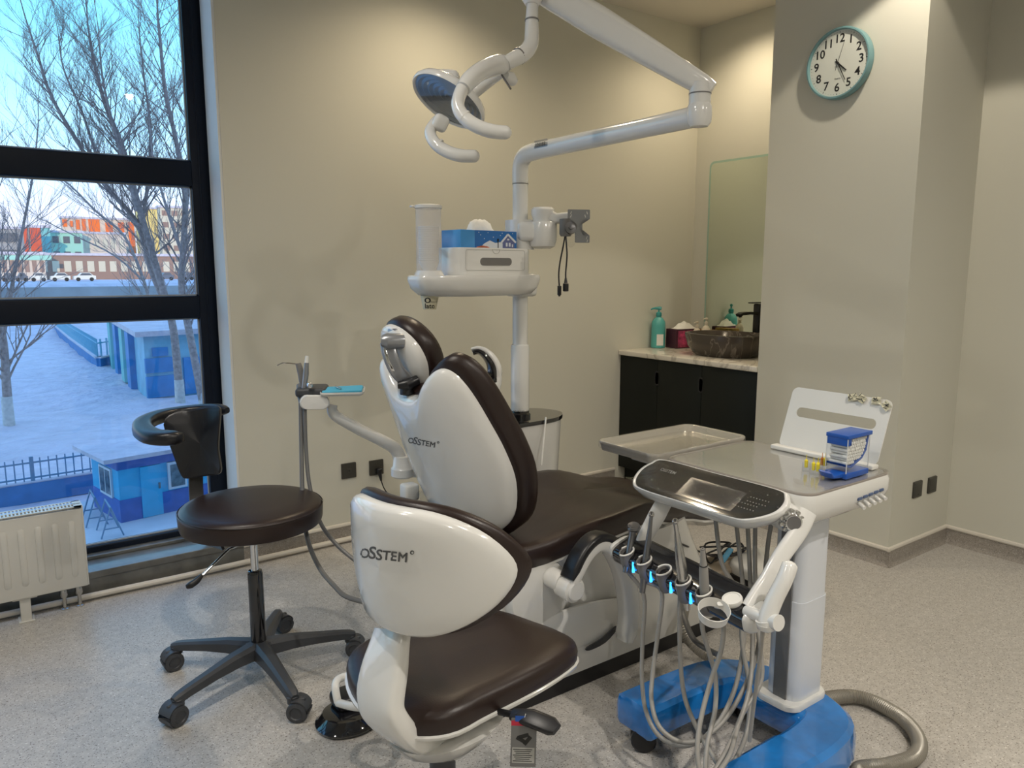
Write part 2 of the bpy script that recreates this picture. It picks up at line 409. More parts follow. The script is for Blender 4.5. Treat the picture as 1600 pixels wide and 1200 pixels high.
# sill: raised stone step with a skirting face
struct('trim_2', M().rb(XL, XW, YB-.01, YW+.002, .085, .118, .003), 'sill')
struct('trim_3', M().bx(XL, XW, YB-.005, YW, 0, .085), 'sill')
struct('trim_4', M().rb(XL, XW, YW-.05, YW+.002, .118, .135, .003), 'sill')

# ---- our own building outside: the facade above, below and beside the window
fc = M()
fc.bx(-40, 45, 4.0, 4.3, ZC+.26, 26); fc.bx(-40, 45, 4.15, 4.3, -6, -.01); fc.bx(-40, XL, 4.15, 4.3, -.01, ZC+.26); fc.bx(1.10, 45, 4.15, 4.3, -.01, ZC+.26)
fc.bx(-40, 45, -9, 4, ZC+.5, 26); fc.bx(XW-.012, 1.10, 4.13, 4.3, 0, ZC+.26)
struct('facade', fc, 'facade')

# ================================================================ DOWNLIGHTS
for i, (x, y, e, sp_, bl_, cl_) in enumerate(LAMPS):
    lb = ['recessed ceiling downlight in the alcove above the sink', 'recessed ceiling downlight in front of the clock', 'recessed ceiling downlight reflected in the upper window pane', 'added ambient ceiling downlight near the window', 'recessed ceiling downlight washing the wall behind the dental unit', 'added ambient ceiling downlight in the left part of the room, out of view', 'added ambient ceiling downlight along the right wall, out of view', 'added ambient ceiling downlight at the rear of the room, out of view'][i]
    t = thing('ceiling_downlight', (x, y, ZC), lb, 'downlight', 'ceiling downlights')
    obj('trim_ring', M().lathe([(.052, .001), (.062, -.002), (.064, -.006), (.050, -.008), (.047, -.004)], (x, y, ZC), n=32, cap=(False, False)), 'lamptrim', t)
    obj('diffuser', M().lathe([(.048, 0), (.048, -.003), (.001, -.004)], (x, y, ZC-.0005), n=32), 'lampglow', t)
    li = bpy.data.lights.new('downlight_lamp', 'SPOT'); li.energy = e; li.color = cl_; li.spot_size = math.radians(sp_); li.spot_blend = bl_; li.shadow_soft_size = .035
    lo = bpy.data.objects.new('downlight_lamp', li); C.objects.link(lo); lo.location = (0, 0, -.02); lo.parent = t

# ================================================================ FURNITURE ON THE WALLS
# ---- clock
t = thing('wall_clock', (XP, 2.29, 2.52), 'round white wall clock with a pale teal rim on the pillar', 'clock')
ck = frame((XP, 2.29, 2.52), (0, -1, 0), (0, 0, 1))
ax = (-1, 0, 0); R0 = .172
obj('case', M().lathe([(R0-.004, .002), (R0, .006), (R0, .040), (R0-.003, .046), (R0-.010, .047), (R0-.014, .040), (R0-.014, .030)], ck(0, 0), ax, 64, (True, False)), 'clockrim', t)
obj('dial', M().lathe([(R0-.013, .031), (.0005, .031)], ck(0, 0), ax, 64, (False, True)), 'clockface', t)
for h in range(1, 13):
    a = math.radians(90-30*h); rr = .121
    mp = frame(ck(rr*math.cos(a), rr*math.sin(a)*.97, .0315), (0, -1, 0), (0, 0, 1))
    obj('numeral', text_m(str(h), .057, mp, .0003, bold=.0010), 'ink', t)
tk = M()
for i in range(60):
    a = 2*PI*i/60; l = .004 if i % 5 else .007; wd = .0012 if i % 5 else .003
    m3 = Matrix.Rotation(a, 3, V((-1, 0, 0))); c = ck(.149*math.cos(a), .149*math.sin(a), .0316)
    d = (ck(math.cos(a), math.sin(a))-ck(0, 0)); q = (ck(-math.sin(a), math.cos(a))-ck(0, 0))
    tk.add([c+d*l/2+q*wd/2, c-d*l/2+q*wd/2, c-d*l/2-q*wd/2, c+d*l/2-q*wd/2], [[0, 1, 2, 3]])
k = obj('minute_marks', tk, 'ink', t); k['kind'] = 'stuff'
def hand(name, ang, l, wd, tail, z):
    a = math.radians(90-ang); d = ck(math.cos(a), math.sin(a))-ck(0, 0); q = ck(-math.sin(a), math.cos(a))-ck(0, 0); n = V((-1, 0, 0))*.001
    o = ck(0, 0, z); p = [o-d*tail-q*wd*.6, o-d*tail+q*wd*.6, o+d*l+q*wd*.4, o+d*l-q*wd*.4]
    obj(name, M().loft([p, [x+n for x in p]]), 'ink', t)
hand('hour_hand', 132, .062, .007, .018, .034); hand('minute_hand', 153, .098, .0045, .025, .036); hand('second_hand', 17, .105, .0014, .035, .038)
obj('hub', M().lathe([(.006, .033), (.006, .041), (.001, .042)], ck(0, 0), ax, 16), 'ink', t)
obj('lettering', text_m('Quartz', .012, frame(ck(0, -.073, .0315), (0, -1, 0), (0, 0, 1)), .0002), 'ink', t)

# ---- sockets and switches
def plate(o, x, label, face, size=.086):
    nrm = V(x).cross(V((0, 0, 1)))
    t = thing('wall_socket', o, label, 'socket', 'dark square wall plates')
    mp = frame(o, x, (0, 0, 1)); m = M()
    m.pillow(rrect(size, size, .004), [(1, 0), (1, .007), (.975, .0095), (0, .0095)], mp); obj('plate', m, 'socket', t)
    f = M()
    if face == 'socket':
        for a, b, r_ in ((-.011, -.012, .5), (.011, -.012, -.5), (0, .006-.02, 0), (-.008, .022, 0), (.008, .022, 0)):
            c, s_ = math.cos(r_), math.sin(r_)
            q = [(a+u*c-v*s_, b+u*s_+v*c) for u, v in ((-.0012, -.005), (.0012, -.005), (.0012, .005), (-.0012, .005))]
            f.loft([[mp(*z, .0094) for z in q], [mp(*z, .0100) for z in q]])
        obj('slots', f, 'ink', t)
    elif face == 'data':
        f.loft([[mp(a, b, .0094) for a, b in rrect(.024, .022, .002)], [mp(a, b, .0108) for a, b in rrect(.022, .020, .002)]])
        obj('port_shutter', f, 'socket', t)
        g = M().loft([[mp(a, b, .0106) for a, b in rrect(.008, .006, .001)], [mp(a, b, .0112) for a, b in rrect(.008, .006, .001)]]); obj('port', g, 'ink', t)
    else:
        f.loft([[mp(a, b, .0094) for a, b in rrect(.074, .074, .003)], [mp(a, b, .0112) for a, b in rrect(.070, .070, .003)]])
        obj('cover', f, 'socket', t)
        g = M().lathe([(.0025, 0), (.0025, .001), (.0001, .001)], mp(0, -.026, .0112), mp(0, 0, 1)-mp(0, 0, 0), 12); obj('screw', g, 'ink', t)
    return t
plate(at(544.5, 735, Y=YB), (1, 0, 0), 'dark grey square data plate on the window wall, nearer the window', 'data')
sk = at(587.5, 730, Y=YB)
plate(sk, (1, 0, 0), 'dark grey square socket on the window wall with a black plug in it', 'socket')
plate(at(1432, 764, Y=YP0), (1, 0, 0), 'dark square plate below the clock pillar, the one nearer its corner', 'blank')
plate(at(1455, 757, Y=YP0), (1, 0, 0), 'dark square plate on the pillar return, the one nearer the right wall', 'blank')
t = thing('power_plug', (sk.x+.005, sk.y-.012, sk.z-.03), 'black plug and cord in the socket behind the chair', 'plug')
c0 = V((sk.x+.006, sk.y-.010, sk.z-.012))
obj('plug_body', M().rbox(c0+V((0, -.014, -.005)), (.032, .028, .030), .006).tube([c0+V((0, -.02, -.01)), c0+V((.003, -.026, -.04)), c0+V((.006, -.028, -.062))], [.012, .009, .005], 10, 3), 'black', t)
obj('cord', M().tube([c0+V((.006, -.028, -.06)), c0+V((.015, -.04, -.10)), at(607, 772, Y=3.72), at(622, 778, Y=3.6), at(650, 790, Y=3.3)], .0035, 8, 5), 'black', t)

# ================================================================ SINK ALCOVE
CZ = .94
t = thing('sink_cabinet', (4.1, 3.3, 0), 'matt black vanity cabinet with three doors under a marble top', 'cabinet')
XF = 3.735
obj('body', M().bx(XF+.02, XA-.002, YP1+.004, YB-.002, .10, CZ-.035), 'cabinet', t)
obj('plinth', M().bx(XF+.06, XA-.01, YP1+.01, YB-.01, 0, .10), 'cabinet', t)
ys = [at(962, 600, X=XF).y, at(1027, 600, X=XF).y, at(1096, 600, X=XF).y, at(1183, 600, X=XF).y]
ys[0] = YB-.003; ys[3] = YP1+.006
for i in range(3):
    a, b = ys[i+1], ys[i]
    d = obj('door', M().rb(XF, XF+.019, a+.0015, b-.0015, .105, CZ-.037, .0015, 2), 'cabinet', t)
    if i < 2:
        # recessed oval finger pull shared at the meeting edge
        h = M().pillow(rrect(.034, .10, .016, cx=0, cy=0), [(1, 0), (1, .0012), (.86, .0012), (.80, -.0), (0, -.0)], frame((XF-.0002, a+.001+.004, CZ-.037-.145+.02), (0, -1, 0), (0, 0, 1)))
        obj('finger_pull', h, 'black', d)
t = obj('marble_countertop', M().rb(XF-.022, XA-.002, YP1+.003, YB-.002, CZ-.034, CZ, .006), 'marble'); tag(t, 'white veined marble countertop on the black vanity cabinet', 'countertop')
# basin: faceted oval stone bowl
bc = V((4.05, 3.19, CZ))
def oval(rx, ry, z, n=40, p=2.4):
    o = []
    for i in range(n):
        a = 2*PI*i/n; c, s_ = math.cos(a), math.sin(a)
        o.append(bc+V((rx*math.copysign(abs(c)**(2/p), c), ry*math.copysign(abs(s_)**(2/p), s_), z)))
    return o
b = M().loft([oval(.16, .20, 0), oval(.175, .215, .012), oval(.205, .255, .06), oval(.215, .28, .135), oval(.213, .279, .143), oval(.198, .262, .145), oval(.192, .255, .137), oval(.17, .22, .06), oval(.10, .13, .03), oval(.02, .02, .026)])
t = obj('vessel_sink', b, 'bmarble'); tag(t, 'brown veined marble oval vessel basin on the countertop', 'sink')
t = thing('basin_faucet', (4.30, 2.94, CZ), 'tall black square faucet rising behind the stone basin', 'faucet')
fp = at(1183, 520, X=4.31); fy = fp.y
obj('post', M().rbox((4.31, fy, CZ+.165), (.045, .05, .33), .008), 'faucet', t)
obj('spout', M().sweep([(4.30, fy, CZ+.265), (4.22, fy+.01, CZ+.272), (4.155, fy+.02, CZ+.268), (4.135, fy+.022, CZ+.258)], [(-.022, -.009), (.022, -.009), (.022, .009), (-.022, .009)]), 'faucet', t)
obj('aerator', M().lathe([(.011, 0), (.011, .014), (.001, .014)], (4.15, fy+.02, CZ+.245), n=14), 'faucet', t)
obj('lever', M().rbox((4.285, fy+.003, CZ+.338), (.11, .042, .007), .003), 'faucet', t)
# mirror
t = thing('wall_mirror', (XA, 3.2, 1.0), 'frameless rounded mirror with a green edge above the basin', 'mirror')
yl = at(1105, 400, X=XA).y; zt = at(1112, 253, X=XA).z; zb = CZ+.06
mp = frame((XA-.004, (yl+2.5)/2, (zt+zb)/2), (0, -1, 0), (0, 0, 1)); mw = yl-2.5; mh = zt-zb
yy = min(mw, 2*(yl-YP1-.03)); mp = frame((XA-.006, yl-yy/2, (zt+zb)/2), (0, -1, 0), (0, 0, 1))
obj('glass', M().pillow(rrect(yy-.03, mh-.03, .03), [(1, 0), (1, .004), (0, .004)], mp), 'mirror', t)
obj('bevelled_edge', M().plate(rrect(yy, mh, .04), rrect(yy-.03, mh-.03, .03), mp, .003), 'mirroredge', t)

def bottle(x, y, z, h, r, body, cap, lbl, dirx=(-1, 0, 0), sq=1.0, lab=True, name='soap_bottle', grp=None):
    t = thing(name, (x, y, z), lbl, 'bottle', grp); o = V((x, y, z))
    pr = [(r*.9, 0), (r, .004), (r, h*.55), (r*.93, h*.66), (r*.6, h*.74), (r*.36, h*.77), (r*.34, h*.80)]
    obj('bottle_body', M().lathe(pr, o, n=24), body, t)
    obj('pump_collar', M().lathe([(r*.40, h*.79), (r*.42, h*.80), (r*.40, h*.88), (r*.2, h*.90), (r*.12, h*.905), (r*.12, h*.97)], o, n=18), cap, t)
    d = V(dirx)
    obj('pump_nozzle', M().tube([o+V((0, 0, h*.985))-d*r*.35, o+V((0, 0, h*.99)), o+V((0, 0, h*.985))+d*r*.8, o+V((0, 0, h*.955))+d*r*1.15], [r*.22, r*.24, r*.13, r*.09], 8, 3), cap, t)
    return t
bp = at(1028, 538, Z=CZ)
bp = at(1028, 540, Y=3.79); bottle(bp.x, bp.y, CZ, .285, .050, 'teal', 'teald', 'tall teal pump bottle at the wall end of the countertop', (-.8, .6, 0))
o = V((bp.x, bp.y, CZ))
nv = (CO-o); nv.z = 0; nv.normalize(); rt = V((0, 0, 1)).cross(nv)
obj('label', M().loft([[o+nv.xyz*.0508*math.cos(a)+rt*.0508*math.sin(a)+V((0, 0, z)) for a in [(-.2+q*.2) for q in range(6)]] for z in (.02, .10)], (False, False)), 'paper', [x for x in bpy.data.objects if x.name.startswith('soap_bottle')][0])
# tissue pack in magenta print
tp = at(1070, 540, Z=CZ); 
t = thing('tissue_box', (tp.x+.03, tp.y-.01, CZ), 'magenta and dark purple printed tissue box beside the teal bottle', 'tissue box')
cx, cy = at(1068, 520, Y=3.70).x, 3.70
rm = rot(1.57-.15)
obj('box', M().rbox((cx, cy, CZ+.069), (.11, .23, .135), .004, rm), 'purple', t)
obj('printed_panel', M().rbox((cx, cy, CZ+.066), (.1115, .19, .12), .003, rm), 'magenta', t)
ts = M(); random.seed(3)
gx = 9
ts.v = []; 
for i in range(gx):
    for j in range(gx):
        u, v_ = i/(gx-1)-.5, j/(gx-1)-.5; q = rm @ V((u*.09, v_*.17, 0))
        ts.v.append(V((cx, cy, CZ+.136))+q+V((0, 0, .045*max(0, 1-(2*abs(u))**2)*max(0, 1-(2*abs(v_))**2)*random.uniform(.5, 1.25))))
ts.f = [[i*gx+j, i*gx+j+1, (i+1)*gx+j+1, (i+1)*gx+j] for i in range(gx-1) for j in range(gx-1)]
obj('tissue', ts, 'paper', t)
bottle(at(1086, 500, Y=3.60).x, 3.58, CZ, .19, .028, 'cream', 'cream', 'small cream pump bottle behind the basin, nearer the tissue box', grp='cream pump bottles behind the basin')
bottle(at(1100, 500, Y=3.56).x, 3.54, CZ, .215, .030, 'cream', 'cream', 'taller cream pump bottle behind the basin, nearer the mirror', grp='cream pump bottles behind the basin')
p = at(1118, 515, X=4.25)
t = obj('gold_carton', M().rbox((4.33, 3.60, CZ+.065), (.07, .16, .13), .003), 'gold'); tag(t, 'gold and brown printed carton behind the basin', 'carton')
t = obj('teal_lidded_jar', M().lathe([(.032, 0), (.034, .005), (.034, .10), (.036, .102), (.036, .135), (.033, .14)], (4.33, 3.08, CZ)), 'teald'); tag(t, 'low teal jar behind the basin under the mirror', 'jar')

# ================================================================ RADIATOR
rx1 = at(131, 800, Y=3.72).x; ry0, ry1 = 3.70, 3.80; rz0, rz1 = .085, .52
pt = at(128, 790, Y=ry0); pb = at(138, 915, Y=ry0); rz1 = pt.z; rz0 = pb.z; rx1 = (pt.x+pb.x)/2; rx0 = rx1-1.5
t = thing('panel_radiator', ((rx0+rx1)/2, 3.75, 0), 'white ribbed panel radiator standing before the window', 'radiator')
fp_ = M().rb(rx0, rx1, ry0+.004, ry0+.014, rz0, rz1-.012, .004)
obj('front_panel', fp_, 'radiator', t); obj('back_panel', M().rb(rx0, rx1, ry1-.012, ry1, rz0, rz1-.012, .004), 'radiator', t)
x = rx1-.045
for i in range(23):
    mp = frame((x, ry0+.005, (rz0+rz1)/2-.005), (1, 0, 0), (0, 0, 1))
    obj('rib', M().pillow(rrect(.026, (rz1-rz0)-.11, .012), [(1, 0), (.90, .006), (.55, .009), (0, .009)], mp, (0, 0)), 'radiator', t)
    x -= .062
obj('side_cover', M().rb(rx1-.002, rx1+.004, ry0, ry1+.004, rz0+.004, rz1, .002), 'radiator', t)
obj('fins', M().bx(rx0, rx1-.004, ry0+.02, ry1-.016, rz0+.02, rz1-.05), 'radin', t)
gr = M(); z = rz1
for a, b in ((ry0, ry0+.012), ((ry0+ry1)/2-.006, (ry0+ry1)/2+.002), (ry1-.010, ry1)): gr.bx(rx0, rx1, a, b, z-.004, z)
gr.bx(rx1-.03, rx1, ry0, ry1, z-.004, z)
obj('grille_rim', gr, 'radiator', t)
x = rx1-.036
n = 0
while x > rx0 and n < 110:
    obj('grille_bar', M().bx(x-.0065, x, ry0+.01, ry1-.008, z-.004, z-.0005), 'radiator', t); x -= .0135; n += 1
ft = at(40, 950, Y=3.74)
for fx in (ft.x, ft.x-.95):
    obj('foot', M().rb(fx-.02, fx+.02, ry0+.02, ry1-.02, .004, rz0+.02, .003).rb(fx-.045, fx+.045, ry0+.01, ry1-.01, rz0-.006, rz0+.006, .002).rb(fx-.03, fx+.03, ry0+.01, ry1-.01, 0, .006, .002), 'radiator', t)
for px in (100, 124):
    q = at(px, 930, Y=3.77); vm = M().tube([(q.x, 3.77, rz0+.01), (q.x, 3.77, 0.0)], .008, 12).lathe([(.013, 0), (.016, .01), (.016, .03), (.013, .04)], (q.x, 3.77, rz0-.055), n=12)
    vm.lathe([(.019, 0), (.019, .005), (.012, .008)], (q.x, 3.77, 0), n=16)
    obj('valve', vm, 'metal', t)
# floor pipes along the wall
def pipe(name, pts, r, mt, lb, cat, grp=None, sm=5, n=10):
    t = obj(name, M().tube(pts, r, n, sm), mt); tag(t, lb, cat, grp); return t
pipe('wall_pipe', [(-2.0, 3.815, .022), (.3, 3.80, .022), (.8, 3.79, .022), (1.4, 3.80, .022), (2.1, 3.81, .02), (3.3, 3.80, .02)], .014, 'skirt', 'cream conduit running on the floor below the window wall', 'pipe')

# ================================================================ DOCTOR STOOL (left)
def caster(name, x, y, ang, parent, z=0, k=1.3):
    c, s_ = math.cos(ang), math.sin(ang)
    hood = [V((x+k*(.012+.030*math.cos(a))*c, y+k*(.012+.030*math.cos(a))*s_, k*(.028+.030*math.sin(a)))) for a in [(-.25+.9*i/8)*PI*.95 for i in range(9)]]
    h = obj(name, M().sweep(hood, [(-.023*k, -.002), (.023*k, -.002), (.023*k, .002), (-.023*k, .002)]).rbox((x+k*.012*c, y+k*.012*s_, .034*k), (.040*k, .012*k, .050*k), .005, rot(ang)), 'dgrey', parent)
    for sd in (-1, 1):
        o = V((x+k*(.014*c-sd*.016*s_), y+k*(.014*s_+sd*.016*c), .0275*k)); axd = V((-s_*sd, c*sd, 0))
        obj('wheel', M().lathe([(a*k, b*k) for a, b in [(.0001, -.010), (.022, -.009), (.027, -.005), (.0275, .003), (.026, .009), (.017, .011), (.015, .008), (.0001, .008)]], o, axd, 24), 'dgrey', h)
    return h
SX, SY = .797, 2.693; SZ = .672
t = thing('doctor_stool', (SX, SY, 0), 'round dark brown swivel stool with a curved black arm rest by the window', 'stool')
RS = .247
obj('seat', M().lathe([(.10, SZ-.085), (RS-.022, SZ-.085), (RS-.004, SZ-.078), (RS, SZ-.065), (RS+.002, SZ-.028), (RS-.001, SZ-.016), (RS-.010, SZ-.007), (RS-.03, SZ-.002), (RS*.6, SZ+.003), (.001, SZ+.004)], (SX, SY, 0), n=64), 'brown', t)
obj('seam_piping', M().lathe([(RS+.001, SZ-.020), (RS+.0035, SZ-.017), (RS+.001, SZ-.014)], (SX, SY, 0), n=64, cap=(False, False)), 'brown2', t)
obj('seat_plate', M().lathe([(.05, SZ-.115), (.09, SZ-.10), (.12, SZ-.086)], (SX, SY, 0), n=32), 'black', t)
obj('gas_lift', M().lathe([(.014, .40), (.014, SZ-.10)], (SX, SY, 0), n=20), 'chrome', t)
obj('lift_sleeve', M().lathe([(.028, .12), (.027, .40), (.024, .412), (.014, .414)], (SX, SY, 0), n=28), 'blackg', t)
obj('hub', M().lathe([(.035, .075), (.05, .085), (.052, .11), (.045, .135), (.03, .14)], (SX, SY, 0), n=28), 'dgrey', t)
casters = [at(275, 1030, Z=.03), at(272, 1118, Z=.03), at(461, 1112, Z=.03), at(556, 1010, Z=.03), at(436, 975, Z=.03)]
for c in casters:
    d = V((c.x-SX, c.y-SY, 0)); L = d.length; d.normalize(); L = min(max(L, .29), .34); e = V((SX, SY, 0))+d*L
    sec = [(-1, -.8), (-.85, .55), (-.45, 1), (.45, 1), (.85, .55), (1, -.8)]
    obj('base_arm', M().sweep([V((SX, SY, .112))+d*.02, V((SX, SY, .112))+d*.12, V((SX, SY, .105))+d*.20, V((SX, SY, .092))+d*(L-.03), V((SX, SY, .086))+d*L, V((SX, SY, .082))+d*(L+.018)], sec, [(.036, .030), (.030, .024), (.026, .019), (.022, .016), (.021, .016), (.014, .012)]), 'dgrey', t)
    obj('caster_stem', M().lathe([(.020, .058), (.021, .082), (.014, .088)], e, n=16), 'dgrey', t)
    caster('caster', e.x, e.y, math.atan2(d.y, d.x)+random.uniform(-.9, .9), t)
zd = 2.76
obj('height_lever', M().tube([at(398, 842, D=zd-.02), at(358, 858, D=zd-.12), at(312, 903, D=zd-.2)], .0048, 10), 'metal', t)
obj('lever_grip', M().tube([at(316, 898, D=zd-.195), at(308, 907, D=zd-.2), at(298, 914, D=zd-.21), at(291, 917, D=zd-.215)], [.006, .011, .012, .007], 12, 3), 'black', t)
# back post
obj('back_post', M().sweep([at(345, 850, D=2.82), at(322, 842, D=2.9), at(308, 800, D=2.93), at(306, 760, D=2.95), at(305, 700, D=2.95)], [(-.026, -.005), (.026, -.005), (.026, .005), (-.026, .005)], up=(0, 1, 0)), 'black', t)
def pxring(pts): return [at(x, y, D=d) for x, y, d in pts]
pad_out = [(268, 662), (280, 644), (300, 640), (330, 634), (350, 638), (348, 668), (346, 700), (352, 730), (345, 740), (320, 744), (296, 747), (288, 742), (280, 715)]
o = at(315, 700, D=2.93); dd = 2.93/FPX
so_ = [(x-315, 700-y) for x, y in pad_out]
mp = lambda a, b, c: o+Rv*(a*dd)+Uv*(b*dd)-Fv*c+Fv*(-.10*((a)/60)**2)
obj('back_pad', M().pillow(smooth_loop(so_, 3), [(.9, -.016), (1, -.008), (1, .006), (.95, .012), (.6, .016), (0, .018)], mp), 'blackleather', t)
ap = [(283, 688, 2.70), (262, 690, 2.66), (238, 687, 2.68), (224, 676, 2.76), (226, 663, 2.86), (248, 652, 2.97), (285, 644, 3.05), (325, 638, 3.07), (355, 636, 3.03)]
P, _ = catmull([at(*p[:2], D=p[2]) for p in ap], [0]*len(ap), 4)
zz = P[0].z
P = [V((p.x, p.y, .5*p.z+.5*.93)) for p in P]
sec = [(math.copysign(abs(math.cos(a))**.6, math.cos(a)), math.copysign(abs(math.sin(a))**.6, math.sin(a))) for a in [2*PI*i/16 for i in range(16)]]
n = len(P); sc_ = []
for i in range(n):
    u = i/(n-1); wd = .036*(1-.35*u); e = min(1, (i+.6)/3, (n-i-.4)/3); sc_.append((wd*1.15*e**.5, .025*e**.5))
obj('arm_rest', M().sweep(P, sec, sc_), 'blackleather', t)

# ================================================================ ASSISTANT STOOL (front)
f = V((.96, .28, 0)).normalized(); l = V((-f.y, f.x, 0)); AC = V((.95, 1.52, 0)); AP = V((.872, 1.492, 0))
t = thing('assistant_stool', (AP.x, AP.y, 0), 'saddle stool with brown seat and lettered white shell back in the foreground', 'stool')
ZS = .515
out = smooth_loop([(.325, 0), (.315, .11), (.25, .19), (.10, .245), (-.06, .262), (-.17, .235), (-.235, .13), (-.25, 0), (-.235, -.13), (-.17, -.225), (-.04, -.245), (.12, -.235), (.26, -.19), (.315, -.11)], 4)
out = [(a, b if b > 0 else b*(.62+.30*max(0, min(1, (a+.1)/.35)))) for a, b in out]
mp = lambda a, b, c: AC+f*a+l*b+V((0, 0, ZS+c+.020*(b/.25)**2-.012*max(0, a/.3)**2))
obj('seat', M().pillow(out, [(.985, -.055), (1, -.04), (1.005, -.015), (.985, 0), (.92, .012), (.75, .02), (.4, .022), (0, .02)], mp), 'brown', t, ang=50)
obj('seat_shell', M().pillow(out, [(0, -.100), (.45, -.100), (.75, -.085), (.97, -.060), (1.015, -.052), (1.02, -.045), (.98, -.040), (0, -.04)], mp), 'white', t, ang=50)
obj('under_housing', M().loft([[AP+V((0, 0, z))+f*(.02+a*rx)+l*(b*ry) for a, b in smooth_loop([(1, 0), (.7, .7), (0, 1), (-.7, .7), (-1, 0), (-.7, -.7), (0, -1), (.7, -.7)], 4)] for z, rx, ry in ((.32, .05, .05), (.345, .10, .075), (.37, .14, .10), (.41, .17, .13))]), 'white', t)
# back shell
BC = V((.70, 1.42, .875)); cl = -.005
bo = smooth_loop([(0, .135), (.12, .127), (.205, .085), (.258, .015), (.258, -.04), (.215, -.10), (.14, -.142), (.06, -.155), (-.06, -.155), (-.14, -.142), (-.215, -.10), (-.258, -.04), (-.258, .015), (-.205, .085), (-.12, .127)], 4)
nb = (-f+V((0, 0, -.08))).normalized()
ub = V((0, 0, 1))-nb*nb.z; ub.normalize()
def mpb(a, b, c): return BC+l*(cl+a*.90)+ub*b+nb*c-nb*(.12*(a/.25)**2+.0*b)
shell = M().pillow(bo, [(.97, -.018), (1.0, -.012), (1.0, .004), (.985, .012), (.93, .020), (.7, .026), (.3, .028), (0, .028)], mpb, (0, 0))
bs = obj('back_shell', shell, 'white', t, ang=60)
obj('back_cushion', M().pillow(bo, [(1.0, -.010), (1.045, -.018), (1.05, -.032), (1.01, -.048), (.85, -.058), (.4, -.06), (0, -.06)], mpb, (0, 0)), 'brown', t, ang=60)
def logo(cen, xd, yd, size, target, direction, parent, tilt=0):
    mp = frame(cen, xd, yd)
    m = M()
    for ch, cx_, cy_, k_ in (('O', -1.62, -.02, 1.0), ('S', -1.02, .06, 1.28), ('S', -.50, -.04, 1.10), ('T', .04, -.03, .95), ('E', .56, -.04, .95), ('M', 1.22, -.06, .95)):
        for ox, oy in ((0, 0), (.028, 0), (-.028, 0), (.014, .022), (-.014, -.022), (.014, -.022), (-.014, .022)):
            q_ = text_m(ch, size*k_, lambda u, v, c, cx_=cx_, cy_=cy_, ox=ox, oy=oy: mp(u+(cx_+ox)*size, v+(cy_+oy)*size, c), 0); m.add(q_.v, q_.f)
    drape(m, target, direction); obj('lettering', m, 'print', parent)
    # ring mark after the word
    r = size*.15; q = M(); c = (size*1.86, size*.38)
    q.plate([(c[0]+r*math.cos(a), c[1]+r*math.sin(a)) for a in [2*PI*i/24 for i in range(24)]], [(c[0]+.55*r*math.cos(a)+r*.12, c[1]+.55*r*math.sin(a)) for a in [2*PI*i/24 for i in range(24)]], mp, .0005)
    drape(q, target, direction); obj('ring_mark', q, 'print', parent)
qd = (BC-CO).normalized()
lc = at(603, 868, D=1.62)
logo(lc, Rv*.99-Uv*.09, Uv+Rv*.07, .0285, shell, (lc-CO), bs)
# stem
st = [at(613, 985, D=1.72), at(604, 1030, D=1.70), at(594, 1090, D=1.69), at(604, 1122, D=1.70), at(636, 1146, D=1.76), at(690, 1152, D=1.86)]
Pp, sc2 = catmull(st, [1]*len(st), 5)
rs = [(math.copysign(abs(math.cos(a))**.55, math.cos(a)), math.copysign(abs(math.sin(a))**.55, math.sin(a))) for a in [2*PI*i/20 for i in range(20)]]
n = len(Pp)
obj('back_support', M().sweep(Pp, rs, [((.056+.010*math.sin(PI*i/n)), .020+.016*(i/n)) for i in range(n)], up=tuple(f*1.0+V((0, 0, .35)))), 'white', t, ang=60)
obj('pedestal', M().lathe([(.032, .09), (.032, .34)], AP, n=28).lathe([(.040, .09), (.040, .20), (.034, .21)], AP, n=28), 'dgrey', t)
obj('base_collar', M().lathe([(.06, .05), (.075, .07), (.07, .10), (.04, .11)], AP, n=28), 'dgrey', t)
for i in range(5):
    a = .5+i*2*PI/5; d = V((math.cos(a), math.sin(a), 0)); e = AP+d*.26
    obj('base_arm', M().sweep([AP+V((0, 0, .085))+d*.03, AP+V((0, 0, .08))+d*.15, AP+V((0, 0, .07))+d*.27], [(-1, -.8), (-.6, .9), (.6, .9), (1, -.8)], [(.032, .022), (.024, .016), (.016, .011)]), 'dgrey', t)
    caster('caster', e.x, e.y, a+1, t)
obj('height_lever', M().tube([at(780, 1112, D=1.78), at(810, 1118, D=1.74)], .008, 8), 'black', t)
obj('lever_paddle', M().sweep([at(800, 1116, D=1.75), at(830, 1122, D=1.72), at(862, 1135, D=1.70), at(870, 1140, D=1.69)], rs, [(.014, .006), (.021, .009), (.021, .009), (.014, .006)], up=(-.4, -.4, 1)), 'black', t)
# hang tag
o = at(818, 1160, D=1.72)
tg = thing('product_tag', tuple(o), 'hanging printed card tag below the black lever of the foreground stool', 'tag')
mp = frame(o, Rv+V((0, 0, -.03)), Uv)
k = 1.72/FPX
obj('card', M().pillow(rrect(40*k, 76*k, .001), [(1, -.0004), (1, .0004), (0, .0004)], mp), mat('tag_grey', (.13, .13, .13), .35, coat=.5), tg)
obj('card_stripe', M().pillow(rrect(40*k, 8*k, .0005, cy=30*k), [(1, .0004), (1, .0006), (0, .0006)], mp), mat('tag_red', (.45, .02, .05), .4), tg)
obj('card_logo', M().pillow(rrect(22*k, 9*k, .0005, cx=-3*k, cy=37*k), [(1, .0006), (1, .0009), (0, .0009)], mp), 'blue', tg)
obj('card_panel', M().pillow(rrect(35*k, 24*k, .001, cy=-20*k), [(1, .0004), (1, .0006), (0, .0006)], mp), 'printl', tg)
